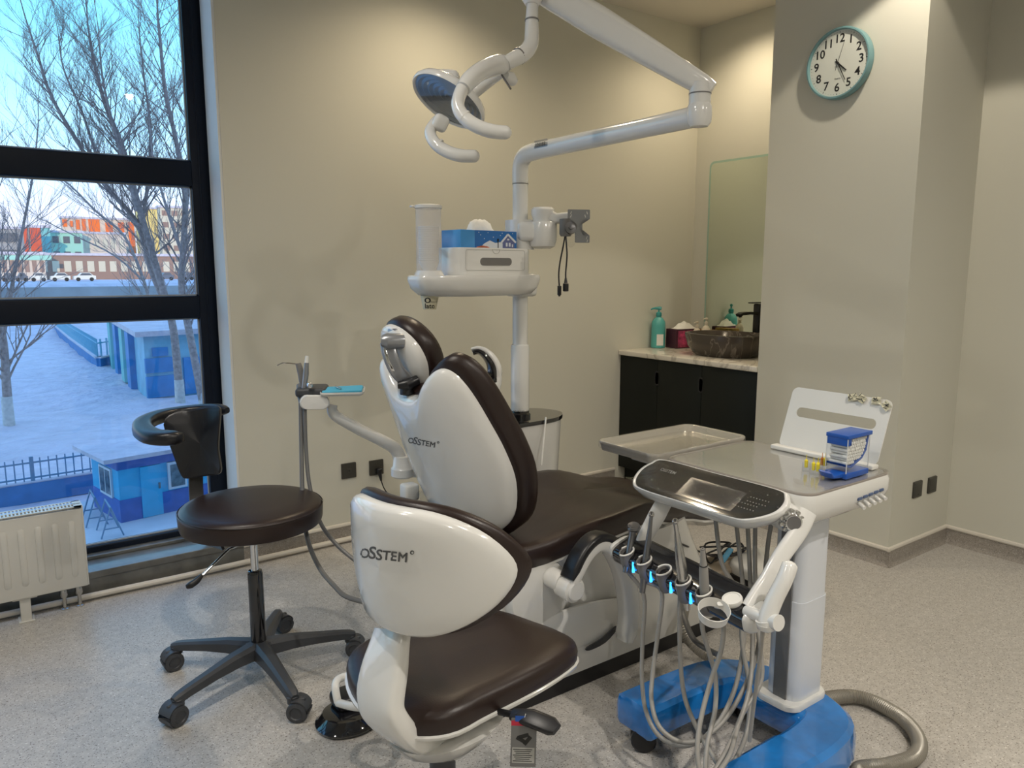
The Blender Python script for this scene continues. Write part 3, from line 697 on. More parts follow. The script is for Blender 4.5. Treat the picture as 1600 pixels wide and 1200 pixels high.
obj('printed_lines', (lambda m: ([m.pillow(rrect((30-(i % 3)*4)*k, 1.1*k, .0001, cx=-1*k, cy=(-11-3*i)*k), [(1, .0006), (1, .0008), (0, .0008)], mp) for i in range(7)], m)[1])(M()), 'ink', tg)
g = M()
for a, b, c in ((0, 10, .3), (-4, 4, -.5), (6, 3, .9)): g.pillow([(math.cos(c)*u*k-math.sin(c)*v*k+a*k, math.sin(c)*u*k+math.cos(c)*v*k+b*k) for u, v in ((-8, -3), (8, -3), (8, 3), (-8, 3))], [(1, .0004), (1, .0007), (0, .0007)], mp)
obj('printed_picture', g, 'ink', tg)
obj('string', M().tube([mp(0, 37*k, .001), mp(2*k, 45*k, .001), at(822, 1118, D=1.73)], .0008, 6), 'paper', tg)

# ================================================================ FOOT CONTROL on the floor
fo = at(545, 1128, Z=0)
t = thing('foot_control', tuple(fo), 'black foot control with a white hoop handle behind the foreground stool', 'foot control')
obj('base_disc', M().loft([[fo+V((a*rx, b*ry, z)) for a, b in smooth_loop([(1, 0), (.75, .7), (0, 1), (-.75, .7), (-1, 0), (-.75, -.7), (0, -1), (.75, -.7)], 4)] for z, rx, ry in ((0, .105, .095), (.012, .11, .10), (.02, .10, .09), (.045, .085, .075), (.05, .05, .04))]), 'blackg', t)
h0 = fo+V((.0, .04, 0))
obj('hoop_handle', M().tube([at(528, 1098, D=2.28), at(524, 1070, D=2.30), at(535, 1058, D=2.34), at(566, 1056, D=2.36), at(585, 1066, D=2.33), at(588, 1098, D=2.28), at(560, 1105, D=2.24), at(528, 1098, D=2.28)], .012, 12, 5), 'white', t)
obj('pedal', M().rbox(fo+V((.02, .03, .07)), (.12, .10, .05), .02), 'black', t)

# ================================================================ DENTAL CHAIR
YC = 2.26
t = thing('dental_chair', (1.95, YC, 0), 'reclining dental chair with brown upholstery and lettered glossy white back shell', 'dental chair')
dc = t
zz = lambda a, b, c: V((a, b, c))
# base body
def ringxy(x0, x1, y0, y1, z, p=5, n=48):
    o = []; cx, cy, rx, ry = (x0+x1)/2, (y0+y1)/2, (x1-x0)/2, (y1-y0)/2
    for i in range(n):
        a = 2*PI*i/n; c, s_ = math.cos(a), math.sin(a)
        o.append(V((cx+rx*math.copysign(abs(c)**(2/p), c), cy+ry*math.copysign(abs(s_)**(2/p), s_), z)))
    return o
obj('kick_band', M().loft([ringxy(1.22, 2.62, 1.935, 2.58, 0, 8), ringxy(1.22, 2.62, 1.935, 2.58, .062, 8)]), 'black', t)
obj('base_body', M().loft([ringxy(1.215, 2.63, 1.93, 2.585, .062, 8), ringxy(1.22, 2.62, 1.93, 2.58, .13, 8), ringxy(1.24, 2.58, 1.945, 2.56, .20, 6), ringxy(1.30, 2.50, 1.965, 2.54, .29, 5), ringxy(1.32, 2.44, 1.97, 2.53, .40, 5), ringxy(1.34, 2.38, 1.96, 2.53, .50, 5)]), 'white', t, ang=50)
pc = at(838, 925, Y=1.945)
obj('pivot_cover', M().lathe([(.125, -.05), (.125, .0), (.120, .010), (.10, .016), (.001, .019)], (pc.x+.02, 1.955, pc.z-.015), (0, -1, 0), 48), 'white', t)
obj('lower_fairing', M().pillow(smooth_loop([(-.25, .06), (-.12, .11), (.10, .10), (.26, .05), (.24, -.05), (.05, -.085), (-.18, -.075), (-.27, -.02)], 4), [(1, 0), (.97, .006), (.85, .010), (0, .011)], frame((1.72, 1.945, .20), (1, 0, 0), (0, 0, 1))), 'white', t)
obj('fairing_recess', M().pillow(smooth_loop([(-.07, -.005), (0, .008), (.07, .035), (.08, .022), (.02, -.014), (-.06, -.02)], 3), [(1, 0), (1, .004), (0, .004)], frame((1.80, 1.926, .155), (1, 0, 0), (0, 0, 1))), 'dgrey', t)
# seat frame shell and seat cushion
so2 = smooth_loop([(1.36, 1.955), (1.55, 1.93), (1.80, 1.92), (2.05, 1.94), (2.25, 1.985), (2.42, 2.02), (2.80, 2.04), (2.90, 2.10), (2.92, 2.25), (2.90, 2.40), (2.80, 2.46), (2.42, 2.47), (2.25, 2.50), (2.05, 2.56), (1.80, 2.60), (1.55, 2.59), (1.36, 2.565), (1.30, 2.45), (1.29, 2.26), (1.30, 2.07)], 4)
def zseat(x):
    pts = [(1.25, .560), (1.5, .565), (1.8, .600), (2.05, .612), (2.3, .560), (2.6, .50), (2.95, .45)]
    for (a, za), (b, zb_) in zip(pts, pts[1:]):
        if x <= b: 
            u = max(0, (x-a)/(b-a)); u = u*u*(3-2*u); return za+(zb_-za)*u
    return pts[-1][1]
ms = lambda a, b, c: V((a, b, zseat(a)+c+.012*((b-YC)/.3)**2))
obj('seat_cushion', M().pillow(so2, [(.95, -.085), (.985, -.075), (1, -.05), (1, -.022), (.985, -.006), (.955, .001), (.85, .003), (.7, .001), (.5, 0), (.3, 0), (0, 0)], ms, (2.0, YC)), 'brown', t, ang=50)
obj('seat_frame', M().pillow(so2, [(0, -.12), (.6, -.12), (.85, -.11), (.965, -.09), (.965, -.08), (0, -.08)], ms, (2.0, YC)), 'white', t, ang=50)
obj('footrest_film', M().pillow(rrect(.50, .46, .05, cx=2.66, cy=2.25), [(1.02, -.03), (1.0, .006), (.8, .007), (.5, .007), (0, .007)], ms), 'filmc', t)
# backrest, in its own plane
x0, z0, x1, z1 = 1.47, .60, 1.235, 1.17
du = V((x1-x0, 0, z1-z0)); BL = du.length; du.normalize(); nB = V((-du.z, 0, du.x)); PB = V((x0, YC+.015, z0))
def mb(a, b, c): return PB+V((0, 1, 0))*a+du*b+nB*(c+.055-(.075 if a > 0 else .13)*(a/.30)**2-.02*(b/BL)**2)
back = smooth_loop([(0, .53), (.07, .545), (.125, .60), (.175, .625), (.215, .60), (.245, .53), (.268, .42), (.285, .30), (.285, .18), (.25, .06), (.19, .0), (.10, -.035), (0, -.04), (-.10, -.035), (-.19, .0), (-.25, .06), (-.285, .18), (-.285, .30), (-.268, .42), (-.245, .53), (-.215, .60), (-.175, .625), (-.125, .60), (-.07, .545)], 4)
back = [(a*1.17 if a > 0 else a, b) for a, b in back]
shellb = M().pillow(back, [(.98, -.016), (1, -.008), (1, .008), (.985, .018), (.94, .030), (.85, .040), (.6, .046), (.3, .048), (0, .048)], mb, (0, .28))
bsh = obj('backrest_shell', shellb, 'white', t, ang=60)
obj('backrest_cushion', M().pillow(back, [(1.0, -.004), (1.055, -.010), (1.085, -.028), (1.085, -.055), (1.04, -.078), (.93, -.090), (.6, -.095), (.3, -.092), (0, -.09)], mb, (0, .28)), 'brown', t, ang=60)
lc = at(661, 692, D=2.45)
logo(lc, Rv*.98-Uv*.17, Uv+Rv*.12, .0265, shellb, (lc-CO), bsh)
# headrest
hc = at(641, 549, D=2.66)
hx = V((0, -1, 0)); hy = V((-.20, 0, 1)).normalized()
hx = V((.10, -1, -.10)).normalized(); hy = (V((-.35, -.10, .93))); hy = (hy-hx*hy.dot(hx)).normalized(); hn = hx.cross(hy)
ho = smooth_loop([(-.085, .085), (-.03, .112), (.04, .105), (.095, .06), (.115, -.01), (.095, -.085), (.055, -.128), (.01, -.118), (-.045, -.075), (-.085, -.03), (-.105, .03)], 4)
mh_ = lambda a, b, c: hc+hx*a+hy*b+hn*(c+.04-1.6*a*a-.5*b*b)
obj('headrest_shell', M().pillow(ho, [(1, -.008), (1, .006), (.97, .016), (.88, .024), (.6, .028), (.3, .03), (0, .03)], mh_, (0, 0)), 'white', t, ang=60)
obj('headrest_cushion', M().pillow(ho, [(1.0, -.006), (1.07, -.012), (1.10, -.030), (1.09, -.055), (1.02, -.072), (.8, -.082), (.4, -.085), (0, -.085)], mh_, (0, 0)), 'brown', t, ang=60)
obj('headrest_hinge', M().tube([at(597, 532, D=2.55), at(604, 533, D=2.55), at(630, 533, D=2.57), at(634, 533, D=2.57)], [.020, .027, .027, .02], 20).rbox(at(620, 526, D=2.60), (.05, .05, .06), .01, rot(.3)), 'silver', t)
obj('headrest_cover', M().rbox(at(617, 522, D=2.61), (.04, .05, .05), .008, rot(.3)), 'black', t)
arm = [at(606, 535, D=2.57), at(610, 555, D=2.56), at(620, 578, D=2.57), at(636, 595, D=2.60), at(645, 603, D=2.62)]
pp, _ = catmull(arm, [1]*5, 5); n = len(pp)
obj('headrest_arm', M().sweep(pp, rs, [(.026, .013)]*n, up=tuple(-Fv)), 'silver', t)
obj('arm_trim', M().sweep([p-Fv*.012-Rv*.012 for p in pp], rs, [(.006, .004)]*n, up=tuple(-Fv)), 'chrome', t)
obj('headrest_joint', M().tube([at(622, 602, D=2.58), at(636, 601, D=2.58), at(652, 594, D=2.60)], [.012, .020, .018], 16).tube([at(638, 595, D=2.60), at(634, 612, D=2.60), at(648, 616, D=2.62)], [.03, .022, .012], 12), 'black', t)
obj('headrest_post', M().tube([at(645, 590, D=2.66), at(640, 625, D=2.64)], .022, 12, flat=.5), 'dmetal', t)
# armrest: flat arch with a black pad
YA = 1.84
ar = [(887, 918), (900, 893), (914, 866), (932, 849), (950, 853), (966, 876), (977, 908), (982, 945), (981, 975), (976, 1000)]
P, _ = catmull([at(x, y, Y=YA) for x, y in ar], [1]*len(ar), 4)
n = len(P)
sec = [(math.copysign(abs(math.cos(a))**.6, math.cos(a)), math.copysign(abs(math.sin(a))**.6, math.sin(a))) for a in [2*PI*i/20 for i in range(20)]]
obj('armrest', M().sweep(P, sec, [(.016+.022*min(1, i/n*1.5) if i < n-2 else .024, .030) for i in range(n)], up=(0, -1, 0)), 'white', t, ang=60)
pq = P[2:22]; n2 = len(pq)
pad = []
for i, p in enumerate(pq):
    tt = (pq[min(i+1, n2-1)]-pq[max(i-1, 0)]).normalized(); up_ = tt.cross(V((0, -1, 0))).normalized()
    if up_.z < 0 and i < n2*.6: up_ = -up_
    pad.append(p+V((-tt.z, 0, tt.x))*.024)
obj('arm_pad', M().sweep(pad, sec, [(.016*min(1, (i+1)/3, (n2-i)/3), .034) for i in range(n2)], up=(0, -1, 0)), 'black', t, ang=60)
q = at(893, 920, Y=YA)
obj('armrest_pivot', M().lathe([(.036, -.12), (.036, -.01), (.034, 0)], (q.x-.01, YA+.03, q.z+.012), (0, -1, 0), 24).lathe([(.042, -.03), (.044, .02), (.042, .032), (.034, .036), (.034, .042), (.030, .045), (.001, .046)], q+V((0, .015, 0)), (0, -1, 0), 28), 'white', t)

# ================================================================ DENTAL UNIT (box, pole, shelf, cuspidor)
PX, PY = 2.08, 2.80
t = thing('dental_unit', (PX, PY, 0), 'white dental unit column with a water box, shelf and pole behind the chair', 'dental unit')
du_ = t
bo2 = [(1.70, 2.66), (2.00, 2.66), (2.20, 2.68), (2.30, 2.76), (2.31, 2.84), (2.27, 2.92), (2.15, 2.97), (1.90, 2.98), (1.70, 2.98)]
bo2 = smooth_loop(bo2, 4)
mz = lambda a, b, c: V((a, b, c))
obj('water_box', M().pillow(bo2, [(.90, 0), (.90, .30), (.94, .55), (.985, .80), (0, .80)], mz, (2.0, 2.82)), 'white', t, ang=50)
obj('top_glass', M().pillow(bo2, [(.98, .80), (1.01, .803), (1.015, .812), (1.005, .820), (0, .820)], mz, (2.0, 2.82)), 'blackg', t)
obj('pole_collar', M().lathe([(.050, .818), (.050, .835), (.043, .842), (.043, .855)], (PX, PY, 0), n=32), 'blackg', t)
obj('lower_pole', M().lathe([(.043, .85), (.043, 1.145), (.040, 1.155), (.036, 1.157)], (PX, PY, 0), n=36), 'white', t)
obj('upper_pole', M().lathe([(.035, 1.155), (.035, 1.90)], (PX, PY, 0), n=36), 'white', t)
# shelf
z = 1.44; ex = Rv.copy()
s0 = at(668, 443, D=3.42); 
pcn = V((PX, PY, 0)); sd = V((at(645, 443, Y=2.74).x-PX, at(645, 443, Y=2.74).y-PY, 0)).normalized()
sn = V((0, 0, 1)).cross(sd)            # across the shelf
mshelf = lambda a, b, c: V((PX, PY, z))+sd*a+sn*b+V((0, 0, c))
so3 = smooth_loop([(-.065, .05), (-.065, -.05), (-.03, -.085), (.10, -.10), (.30, -.115), (.46, -.11), (.570, -.06), (.585, 0), (.570, .06), (.46, .11), (.30, .115), (.10, .10), (-.03, .085)], 4)
obj('shelf', M().pillow(so3, [(0, -.055), (.70, -.055), (.86, -.048), (.96, -.020), (1.0, .012), (1.0, .026), (.98, .034), (0, .034)], mshelf, (.24, 0)), 'white', t, ang=50)
obj('pole_clamp', M().rbox(mshelf(-.005, 0, -.012), (.11, .12, .105), .02, rot(math.atan2(sd.y, sd.x))), 'white', t)
bxo = rrect(.41, .19, .045, 6, cx=.215, cy=-.0)
obj('drawer_box', M().pillow(bxo, [(1, .034), (1, .140), (.985, .147), (0, .147)], mshelf, (.215, 0)), 'white', t)
fc2 = frame(mshelf(.225, .0952, .090), -sd, (0, 0, 1)) if (sn.dot(V((0, -1, 0))) > 0) else frame(mshelf(.225, -.0952, .090), -sd, (0, 0, 1))
obj('drawer_slot', M().pillow(rrect(.175, .032, .0155), [(1, -.002), (1, .0015), (0, .0015)], fc2), 'grey', t)
obj('drawer_seam', M().plate(rrect(.33, .086, .010, cy=.006, cx=.0), rrect(.328, .084, .009, cy=.006), fc2, .0006), 'printl', t)
obj('drawer_notch', M().plate([(.021*math.cos(a), .051-.019*math.sin(a)) for a in [PI*i/12 for i in range(13)]], [(.0195*math.cos(a), .051-.0175*math.sin(a)) for a in [PI*i/12 for i in range(13)]], fc2, .0008), 'printl', t)
# cup tube
ct = at(667, 431, D=(mshelf(.475, 0, 0)-CO).dot(Fv)); cbase = mshelf(.505, 0, .034)
t2 = thing('cup_dispenser', tuple(cbase), 'tall clear tube of stacked paper cups on the left end of the unit shelf', 'cup dispenser')
obj('dispenser_base', M().lathe([(.062, 0), (.056, .012), (.050, .020)], cbase, n=32), 'white', t2)
obj('tube', M().lathe([(.052, .015), (.052, .275)], cbase, n=40, cap=(False, False)), 'frost', t2)
obj('lid', M().lathe([(.053, .265), (.057, .268), (.057, .278), (.050, .282), (.001, .283)], cbase, n=32).rbox(cbase+V((-.055, .02, .274)), (.03, .02, .008), .003), 'white', t2)
for i in range(17):
    tp_ = obj('paper_cup', M().lathe([(.024, .018+i*.0088), (.042, .062+i*.0088-.01), (.043, .064+i*.0088-.01), (.040, .066+i*.0088-.011)], cbase, n=20, cap=(True, False)), 'paper', t2)
    tp_['label'] = 'white paper cup nested in the stack'; 
    if i: pass
hcup = mshelf(.505, 0, -.053)
t2 = thing('hanging_paper_cup', tuple(hcup+V((0, 0, -.045))), 'printed paper cup poking out below the unit shelf', 'cup')
k2 = M().lathe([(.026, -.052), (.027, -.050), (.037, 0), (.037, .004)], hcup, n=32); obj('cup_wall', k2, 'cork', t2)
fa = (CO-hcup); fa.z = 0; fa.normalize(); ra = V((0, 0, 1)).cross(fa)
m = text_m('late', .028, frame(hcup+fa*.05+V((0, 0, -.038)), ra, (0, 0, 1)), 0, bold=.0006); drape(m, k2, -fa, .0006); obj('lettering', m, 'ink', t2)
m = text_m('choco', .013, frame(hcup+fa*.05+V((0, 0, -.020))+ra*.014, ra, (0, 0, 1)), 0); drape(m, k2, -fa, .0006); obj('lettering', m, 'ink', t2)
m = M(); mp = frame(hcup+fa*.05+V((0, 0, -.014))-ra*.008, ra, (0, 0, 1)); m.plate([(.013*math.cos(a), .011*math.sin(a)) for a in [2*PI*i/20 for i in range(20)]], [(.007*math.cos(a), .007*math.sin(a)) for a in [2*PI*i/20 for i in range(20)]], mp, .0003); drape(m, k2, -fa, .0006); obj('print_ring', m, 'ink', t2)
# tissue box on the drawer
t2 = thing('shelf_tissue_box', tuple(mshelf(.19, 0, .155)), 'blue tissue box with a snowy cottage print on the unit shelf', 'tissue box')
rmz = rot(math.atan2(sd.y, sd.x))
tb_c = mshelf(.235, 0, .147+.034)
sgn = 1 if (sn.dot(V((0, -1, 0))) > 0) else -1
obj('carton', M().rbox(tb_c, (.31, .13, .078), .002, rmz), 'bluebox', t2)
obj('pale_end', M().rbox(mshelf(.235+.1185, 0, .181), (.075, .1315, .0785), .002, rmz), 'bluelight', t2)
fb = frame(mshelf(.195, sgn*.0658, .181), -sd, (0, 0, 1))
snowm = mat('print_snow', (.62, .66, .72), .5); housem = mat('print_house', (.10, .12, .28), .5); redm = mat('print_red', (.45, .12, .06), .5, vary=.7, vscale=60)
def flat(name, pts, mt, par, mp=fb, z_=.0004, c=None): return obj(name, M().pillow(pts, [(1, 0), (1, z_), (0, z_)], mp, c), mt, par)
flat('printed_hill', [(-.10, -.038), (-.07, -.015), (-.04, -.002), (-.01, -.012), (.02, -.008), (.05, -.02), (.11, -.038)], snowm, t2)
flat('printed_hill', [(-.112, -.038), (-.112, -.030), (-.08, -.024), (-.05, -.028), (-.03, -.038)], redm, t2, z_=.0008)
flat('printed_house', [(.032, -.038), (.032, -.006), (.062, .020), (.100, -.004), (.100, -.038)], housem, t2, z_=.0007)
g = M()
for a, b in (((.024, -.010), (.062, .026)), ((.062, .026), (.108, -.008))):
    d = V((b[0]-a[0], b[1]-a[1])); nn = V((-d.y, d.x)).normalized()*.0045
    g.pillow([(a[0]-nn.x, a[1]-nn.y), (b[0]-nn.x, b[1]-nn.y), (b[0]+nn.x, b[1]+nn.y), (a[0]+nn.x, a[1]+nn.y)], [(1, .0007), (1, .0011), (0, .0011)], fb)
obj('printed_roof', g, snowm, t2)
g = M()
for a, b, ww, hh in ((.055, -.018, .010, .016), (.072, -.018, .010, .016), (.064, .004, .012, .007), (.088, -.022, .007, .012)): g.pillow(rrect(ww, hh, .0005, 2, a, b), [(1, .0007), (1, .0010), (0, .0010)], fb)
obj('printed_windows', g, snowm, t2)
flat('printed_lamp_post', [(.004, -.038), (.008, -.038), (.008, -.006), (.012, .001), (.006, .008), (0, .001), (.004, -.006)], 'ink', t2, z_=.001)
g = M()
for a, b in ((-.09, .02), (-.05, .03), (-.02, .012), (.02, .02), (-.07, .005), (.03, .03), (-.10, .03), (.09, .03)):
    g.pillow([(a+.0022*math.cos(q_), b+.0022*math.sin(q_)) for q_ in [PI/3*i for i in range(6)]], [(1, 0), (1, .0006), (0, .0006)], fb)
k_ = obj('printed_snowflakes', g, snowm, t2)
ts = M(); gx = 11
for i in range(gx):
    for j in range(gx):
        u, v_ = i/(gx-1)*2-1, j/(gx-1)*2-1
        ts.v.append(mshelf(.235+u*.062, v_*.028, .219+.050*(max(0, 1-u**4)**.6)*max(0, 1-v_*v_)+random.uniform(-.004, .004)))
ts.f = [[i*gx+j, i*gx+j+1, (i+1)*gx+j+1, (i+1)*gx+j] for i in range(gx-1) for j in range(gx-1)]
obj('tissue', ts, 'paper', t2, ang=70)
# monitor arm
ma = thing('monitor_arm', tuple(V((PX, PY, 1.6))), 'white swivel monitor bracket with a bare steel plate on the pole', 'monitor arm')
obj('pole_clamp', M().loft([ringxy(PX-.062, PX+.055, PY-.06, PY+.06, z_, 3, 32) for z_ in (1.585, 1.60, 1.70, 1.715)]), 'white', ma)
e1 = at(848, 362, D=(V((PX, PY, 1.66))-CO).dot(Fv)-.03)
hor = V((Rv.x, Rv.y, 0))
obj('elbow_housing', M().lathe([(.035, -.075), (.055, -.065), (.064, -.03), (.064, .035), (.060, .042), (.045, .043), (.045, .055), (.052, .075), (.052, .095), (.044, .105), (.001, .11)], e1, n=32).rbox(e1-hor*.06+V((0, 0, -.0)), (.11, .10, .085), .02, rot(-YAW)), 'white', ma)
e2 = at(905, 338, D=(e1-CO).dot(Fv)-.05)
obj('arm_link', M().sweep([e1+V((0, 0, .085)), e1*.6+e2*.4+V((0, 0, .03)), e2+V((0, 0, .0)), e2+hor*.02], rs, [(.03, .024)]*4), 'white', ma)
hp = at(884, 353, D=(e2-CO).dot(Fv)-.02)
obj('tilt_head', M().lathe([(.022, -.045), (.028, -.035), (.028, -.01), (.028, .03)], hp, n=24), 'grey', ma)
obj('tilt_disc', M().lathe([(.026, -.012), (.026, .012), (.010, .014), (.010, .022), (.001, .023)], at(892, 356, D=(hp-CO).dot(Fv)-.03), tuple(-Fv), 24), 'dmetal', ma)
vo = at(904, 354, D=(hp-CO).dot(Fv)-.01); k = (vo-CO).dot(Fv)/FPX
mp = frame(vo, V((Rv.x, Rv.y, 0))*1.0+V((.15, .15, 0)), (0, 0, 1))
def HP(p): return [(a*k, b*k) for a, b in p]
obj('vesa_plate', M().pillow(HP([(-18, 25), (-17, 26), (17, 26), (18, 25), (18, 12), (17, 11), (7, 11), (6, 9), (6, -11), (7, -13), (17, -13), (18, -14), (18, -24), (17, -25), (-4, -25), (-6, -24), (-6, -6), (-8, 8), (-18, 11)]), [(1, 0), (1, .003), (0, .003)], mp, (0, 0)), 'silver', ma)
g = M()
for a, b, c in ((-13, 21, 1), (-13, 16, 1), (13, 21, -1), (10, 16, -1), (13, -17, 1), (14, -22, 1)):
    g.pillow(HP([(a-1, b-2*c), (a, b-2.4*c), (a+1.4, b+2*c), (a+.4, b+2.4*c)]), [(1, .003), (1, .0034), (0, .0034)], mp)
obj('plate_slots', g, 'matte', ma)
dcb = (hp-CO).dot(Fv)
t2 = obj('display_cable', M().tube([at(x, y, D=dcb) for x, y in ((883, 368), (880, 385), (875, 410), (873, 430), (874, 448))], .0035, 8, 4).rbox(at(874, 454, D=dcb), (.016, .012, .042), .003).rbox(at(874, 461, D=dcb), (.008, .006, .012), .001), 'black'); tag(t2, 'left black cable with a slim plug hanging from the monitor bracket', 'cable', 'cables hanging from the monitor bracket')
t2 = obj('power_cable', M().tube([at(x, y, D=dcb) for x, y in ((884, 368), (885, 382), (886, 400), (884, 425), (884, 436))], .0035, 8, 4).rbox(at(884, 449, D=dcb), (.024, .016, .036), .004).tube([at(884, 434, D=dcb), at(884, 442, D=dcb)], [.004, .008], 8), 'black'); tag(t2, 'right black cable with a chunky connector hanging from the monitor bracket', 'cable', 'cables hanging from the monitor bracket')
t2 = obj('clear_cable_bag', M().pillow(smooth_loop([(-7, 10), (6, 12), (9, 0), (5, -12), (-3, -14), (-8, -3)], 3), [(0, -.008), (.8, -.006), (1, 0), (.8, .007), (0, .009)], lambda a, b, c: at(892+a, 372-b, D=dcb-.03)+(-Fv)*c*1.0), 'filmc'); tag(t2, 'small clear plastic wrapper on the monitor bracket', 'wrapper')

# cuspidor: bowl, base and spout
cu = at(765, 630, Y=2.62); cz = cu.z
t2 = thing('cuspidor', (cu.x, cu.y, .82), 'white spittoon bowl with a black and white swan-neck spout behind the backrest', 'cuspidor')
obj('bowl', M().lathe([(.05, .81), (.06, .83), (.09, .865), (.105, .885), (.107, .893), (.100, .893), (.08, .87), (.04, .85), (.001, .845)], (cu.x-.01, 2.63, 0), n=40), 'white', t2)
dq = (V((cu.x, 2.66, .95))-CO).dot(Fv)
obj('spout_body', M().tube([at(738, 640, D=dq), at(742, 592, D=dq)], .055, 24), 'white', t2)
sp = [(737, 547), (748, 545), (760, 550), (771, 562), (776, 578), (775, 598), (768, 618), (760, 632)]
P, _ = catmull([at(x, y, D=dq) for x, y in sp], [1]*len(sp), 4); n = len(P)
obj('spout', M().sweep(P, rs, [(.022, .006+.014*min(1, i/n*1.4)) for i in range(n)], up=(.3, .3, 1)), 'white', t2, ang=60)
sp = [(739, 552), (748, 550), (757, 556), (765, 567), (769, 580), (769, 596), (765, 610)]
P, _ = catmull([at(x, y, D=dq-.012) for x, y in sp], [1]*len(sp), 4); n = len(P)
obj('spout_inlay', M().sweep(P, rs, [(.020, .006+.010*min(1, i/n*1.4)) for i in range(n)], up=(.3, .3, 1)), 'blackg', t2, ang=60)
obj('cup_rest', M().rbox(at(763, 590, D=dq-.01), (.05, .04, .05), .01), 'blackg', t2)
obj('sight_pipe', M().tube([at(853, 652, Y=2.66), at(846, 727, Y=2.60)], .004, 8), 'matte', du_)
# box on the floor under the assistant arm: valves
t2 = thing('connection_block', tuple(at(640, 790, D=3.0)), 'small white valve block beside the chair base under the socket', 'valve block')
obj('block', M().rbox(at(640, 768, D=3.0), (.06, .06, .065), .01), 'matte', t2); obj('nipple', M().tube([at(655, 770, D=2.98), at(662, 782, D=2.96), at(655, 800, D=2.95)], .013, 10, 3), 'clear', t2)

# ================================================================ ASSISTANT ARM
da = 2.98
t = thing('assistant_arm', tuple(at(625, 745, D=3.12)), 'white jointed assistant arm with a small tray left of the chair', 'instrument arm')  # jointed arm carried by the dental unit, no free-standing piece
ac_ = [(520, 632, 2.97), (519, 642, 2.97), (528, 652, 2.98), (560, 670, 3.02), (600, 690, 3.07), (618, 702, 3.10), (627, 722, 3.12)]
P, _ = catmull([at(x, y, D=d) for x, y, d in ac_], [1]*len(ac_), 4)
obj('swing_arm', M().tube(P, [.019+.009*i/len(P) for i in range(len(P))], 18), 'white', t)
obj('arm_joint', M().lathe([(.001, -.01), (.04, -.008), (.050, 0), (.050, .030), (.042, .04), (.038, .075), (.036, .08)], at(630, 742, D=3.12), n=28), 'white', t)
obj('arm_bracket', M().tube([at(630, 735, D=3.12), at(670, 735, D=3.2), at(720, 735, D=3.25)], .03, 14), 'white', t)
o = at(492, 626, D=2.95)
mp = frame(o, Rv+Fv*.25+V((0, 0, 0)), (0, 0, 1)); ko = 2.95/FPX
obj('holder_body', M().pillow(rrect(45*ko, 22*ko, 10.5*ko), [(.9, .05), (1, .045), (1, -.06), (.9, -.065), (0, -.065)], mp).pillow(rrect(45*ko, 22*ko, 10.5*ko), [(0, .052), (.9, .05)], mp), 'white', t)
obj('holder_top', M().rbox(at(488, 610, D=2.98), (.115, .13, .035), .012, rot(-.5)), 'dgrey', t)
for px in (468, 473, 479): obj('holder_ring', M().tube([at(px, 602+(px-468)*.3, D=2.98), at(px+1, 618, D=2.95), at(px+4, 630, D=2.93)], .012, 12), 'grey', t)
o = at(536, 608, D=3.0)
tr = [at(500, 612, Z=o.z), at(504, 602, Z=o.z), at(562, 598, Z=o.z), at(574, 612, Z=o.z), at(536, 618, Z=o.z)]
cxx = sum((p.x for p in tr))/5; cyy = sum((p.y for p in tr))/5
ta = Rv.copy(); tb = V((Fv.x, Fv.y, 0)).normalized()
mp = frame((at(536, 610, Z=o.z)), ta+tb*.15, tb)
obj('side_tray', M().pillow(rrect(.165, .15, .02), [(.9, -.012), (1, -.004), (1, .003), (.97, .003), (.96, -.002), (0, -.002)], mp), 'matte', t)
t2 = thing('blue_napkin', tuple(at(536, 610, Z=o.z+.004)), 'light blue folded napkin with a steel clip on the assistant tray', 'napkin')
obj('cloth', M().pillow(rrect(.150, .13, .006), [(1, .001), (1, .006), (.96, .008), (0, .0085)], lambda a, b, c: mp(a, b, c+.004*math.sin(a*40))), 'napkin', t2)
obj('clip', M().tube([mp(-.03, .03, .012), mp(-.02, -.01, .014), mp(-.005, -.035, .012)], .003, 8), 'metal', t2)
def hose(name, pts, r, mt, lb, cat, grp=None, n=10, sm=5):
    t = obj(name, M().tube([at(x, y, D=d) for x, y, d in pts], r, n, sm), mt)
    if lb: tag(t, lb, cat, grp)
    return t
t2 = thing('suction_handpiece', tuple(at(474, 600, D=2.96)), 'grey suction handpiece with a bent steel tip and hose on the assistant arm', 'handpiece', 'assistant instruments')
obj('body', M().tube([at(475, 612, D=2.96), at(471, 585, D=2.96), at(466, 568, D=2.96)], [.012, .014, .011], 12), 'grey', t2)
obj('tip', M().tube([at(467, 569, D=2.96), at(450, 567, D=2.95), at(441, 567, D=2.94), at(433, 571, D=2.93)], [.003, .003, .0025, .002], 8), 'chrome', t2)
obj('hose', M().tube([at(x, y, D=d) for x, y, d in [(470, 630, 2.94), (471, 700, 2.92), (473, 780, 2.88), (480, 840, 2.82), (498, 885, 2.75), (522, 915, 2.66), (548, 935, 2.6), (620, 950, 2.5)]], .0085, 12, 6), 'hosed', t2)
t2 = thing('saliva_ejector', tuple(at(481, 605, D=2.94)), 'upright white and clear syringe holder standing on the assistant arm', 'handpiece', 'assistant instruments')
obj('body', M().tube([at(475, 607, D=2.93), at(478, 585, D=2.93), at(479, 567, D=2.93)], [.009, .011, .009], 12), 'silver', t2)
obj('tip', M().tube([at(479, 568, D=2.93), at(480, 556, D=2.93)], [.008, .007], 12), 'matte', t2)
obj('button', M().rbox(at(484, 602, D=2.90), (.02, .02, .02), .006), 'chrome', t2)
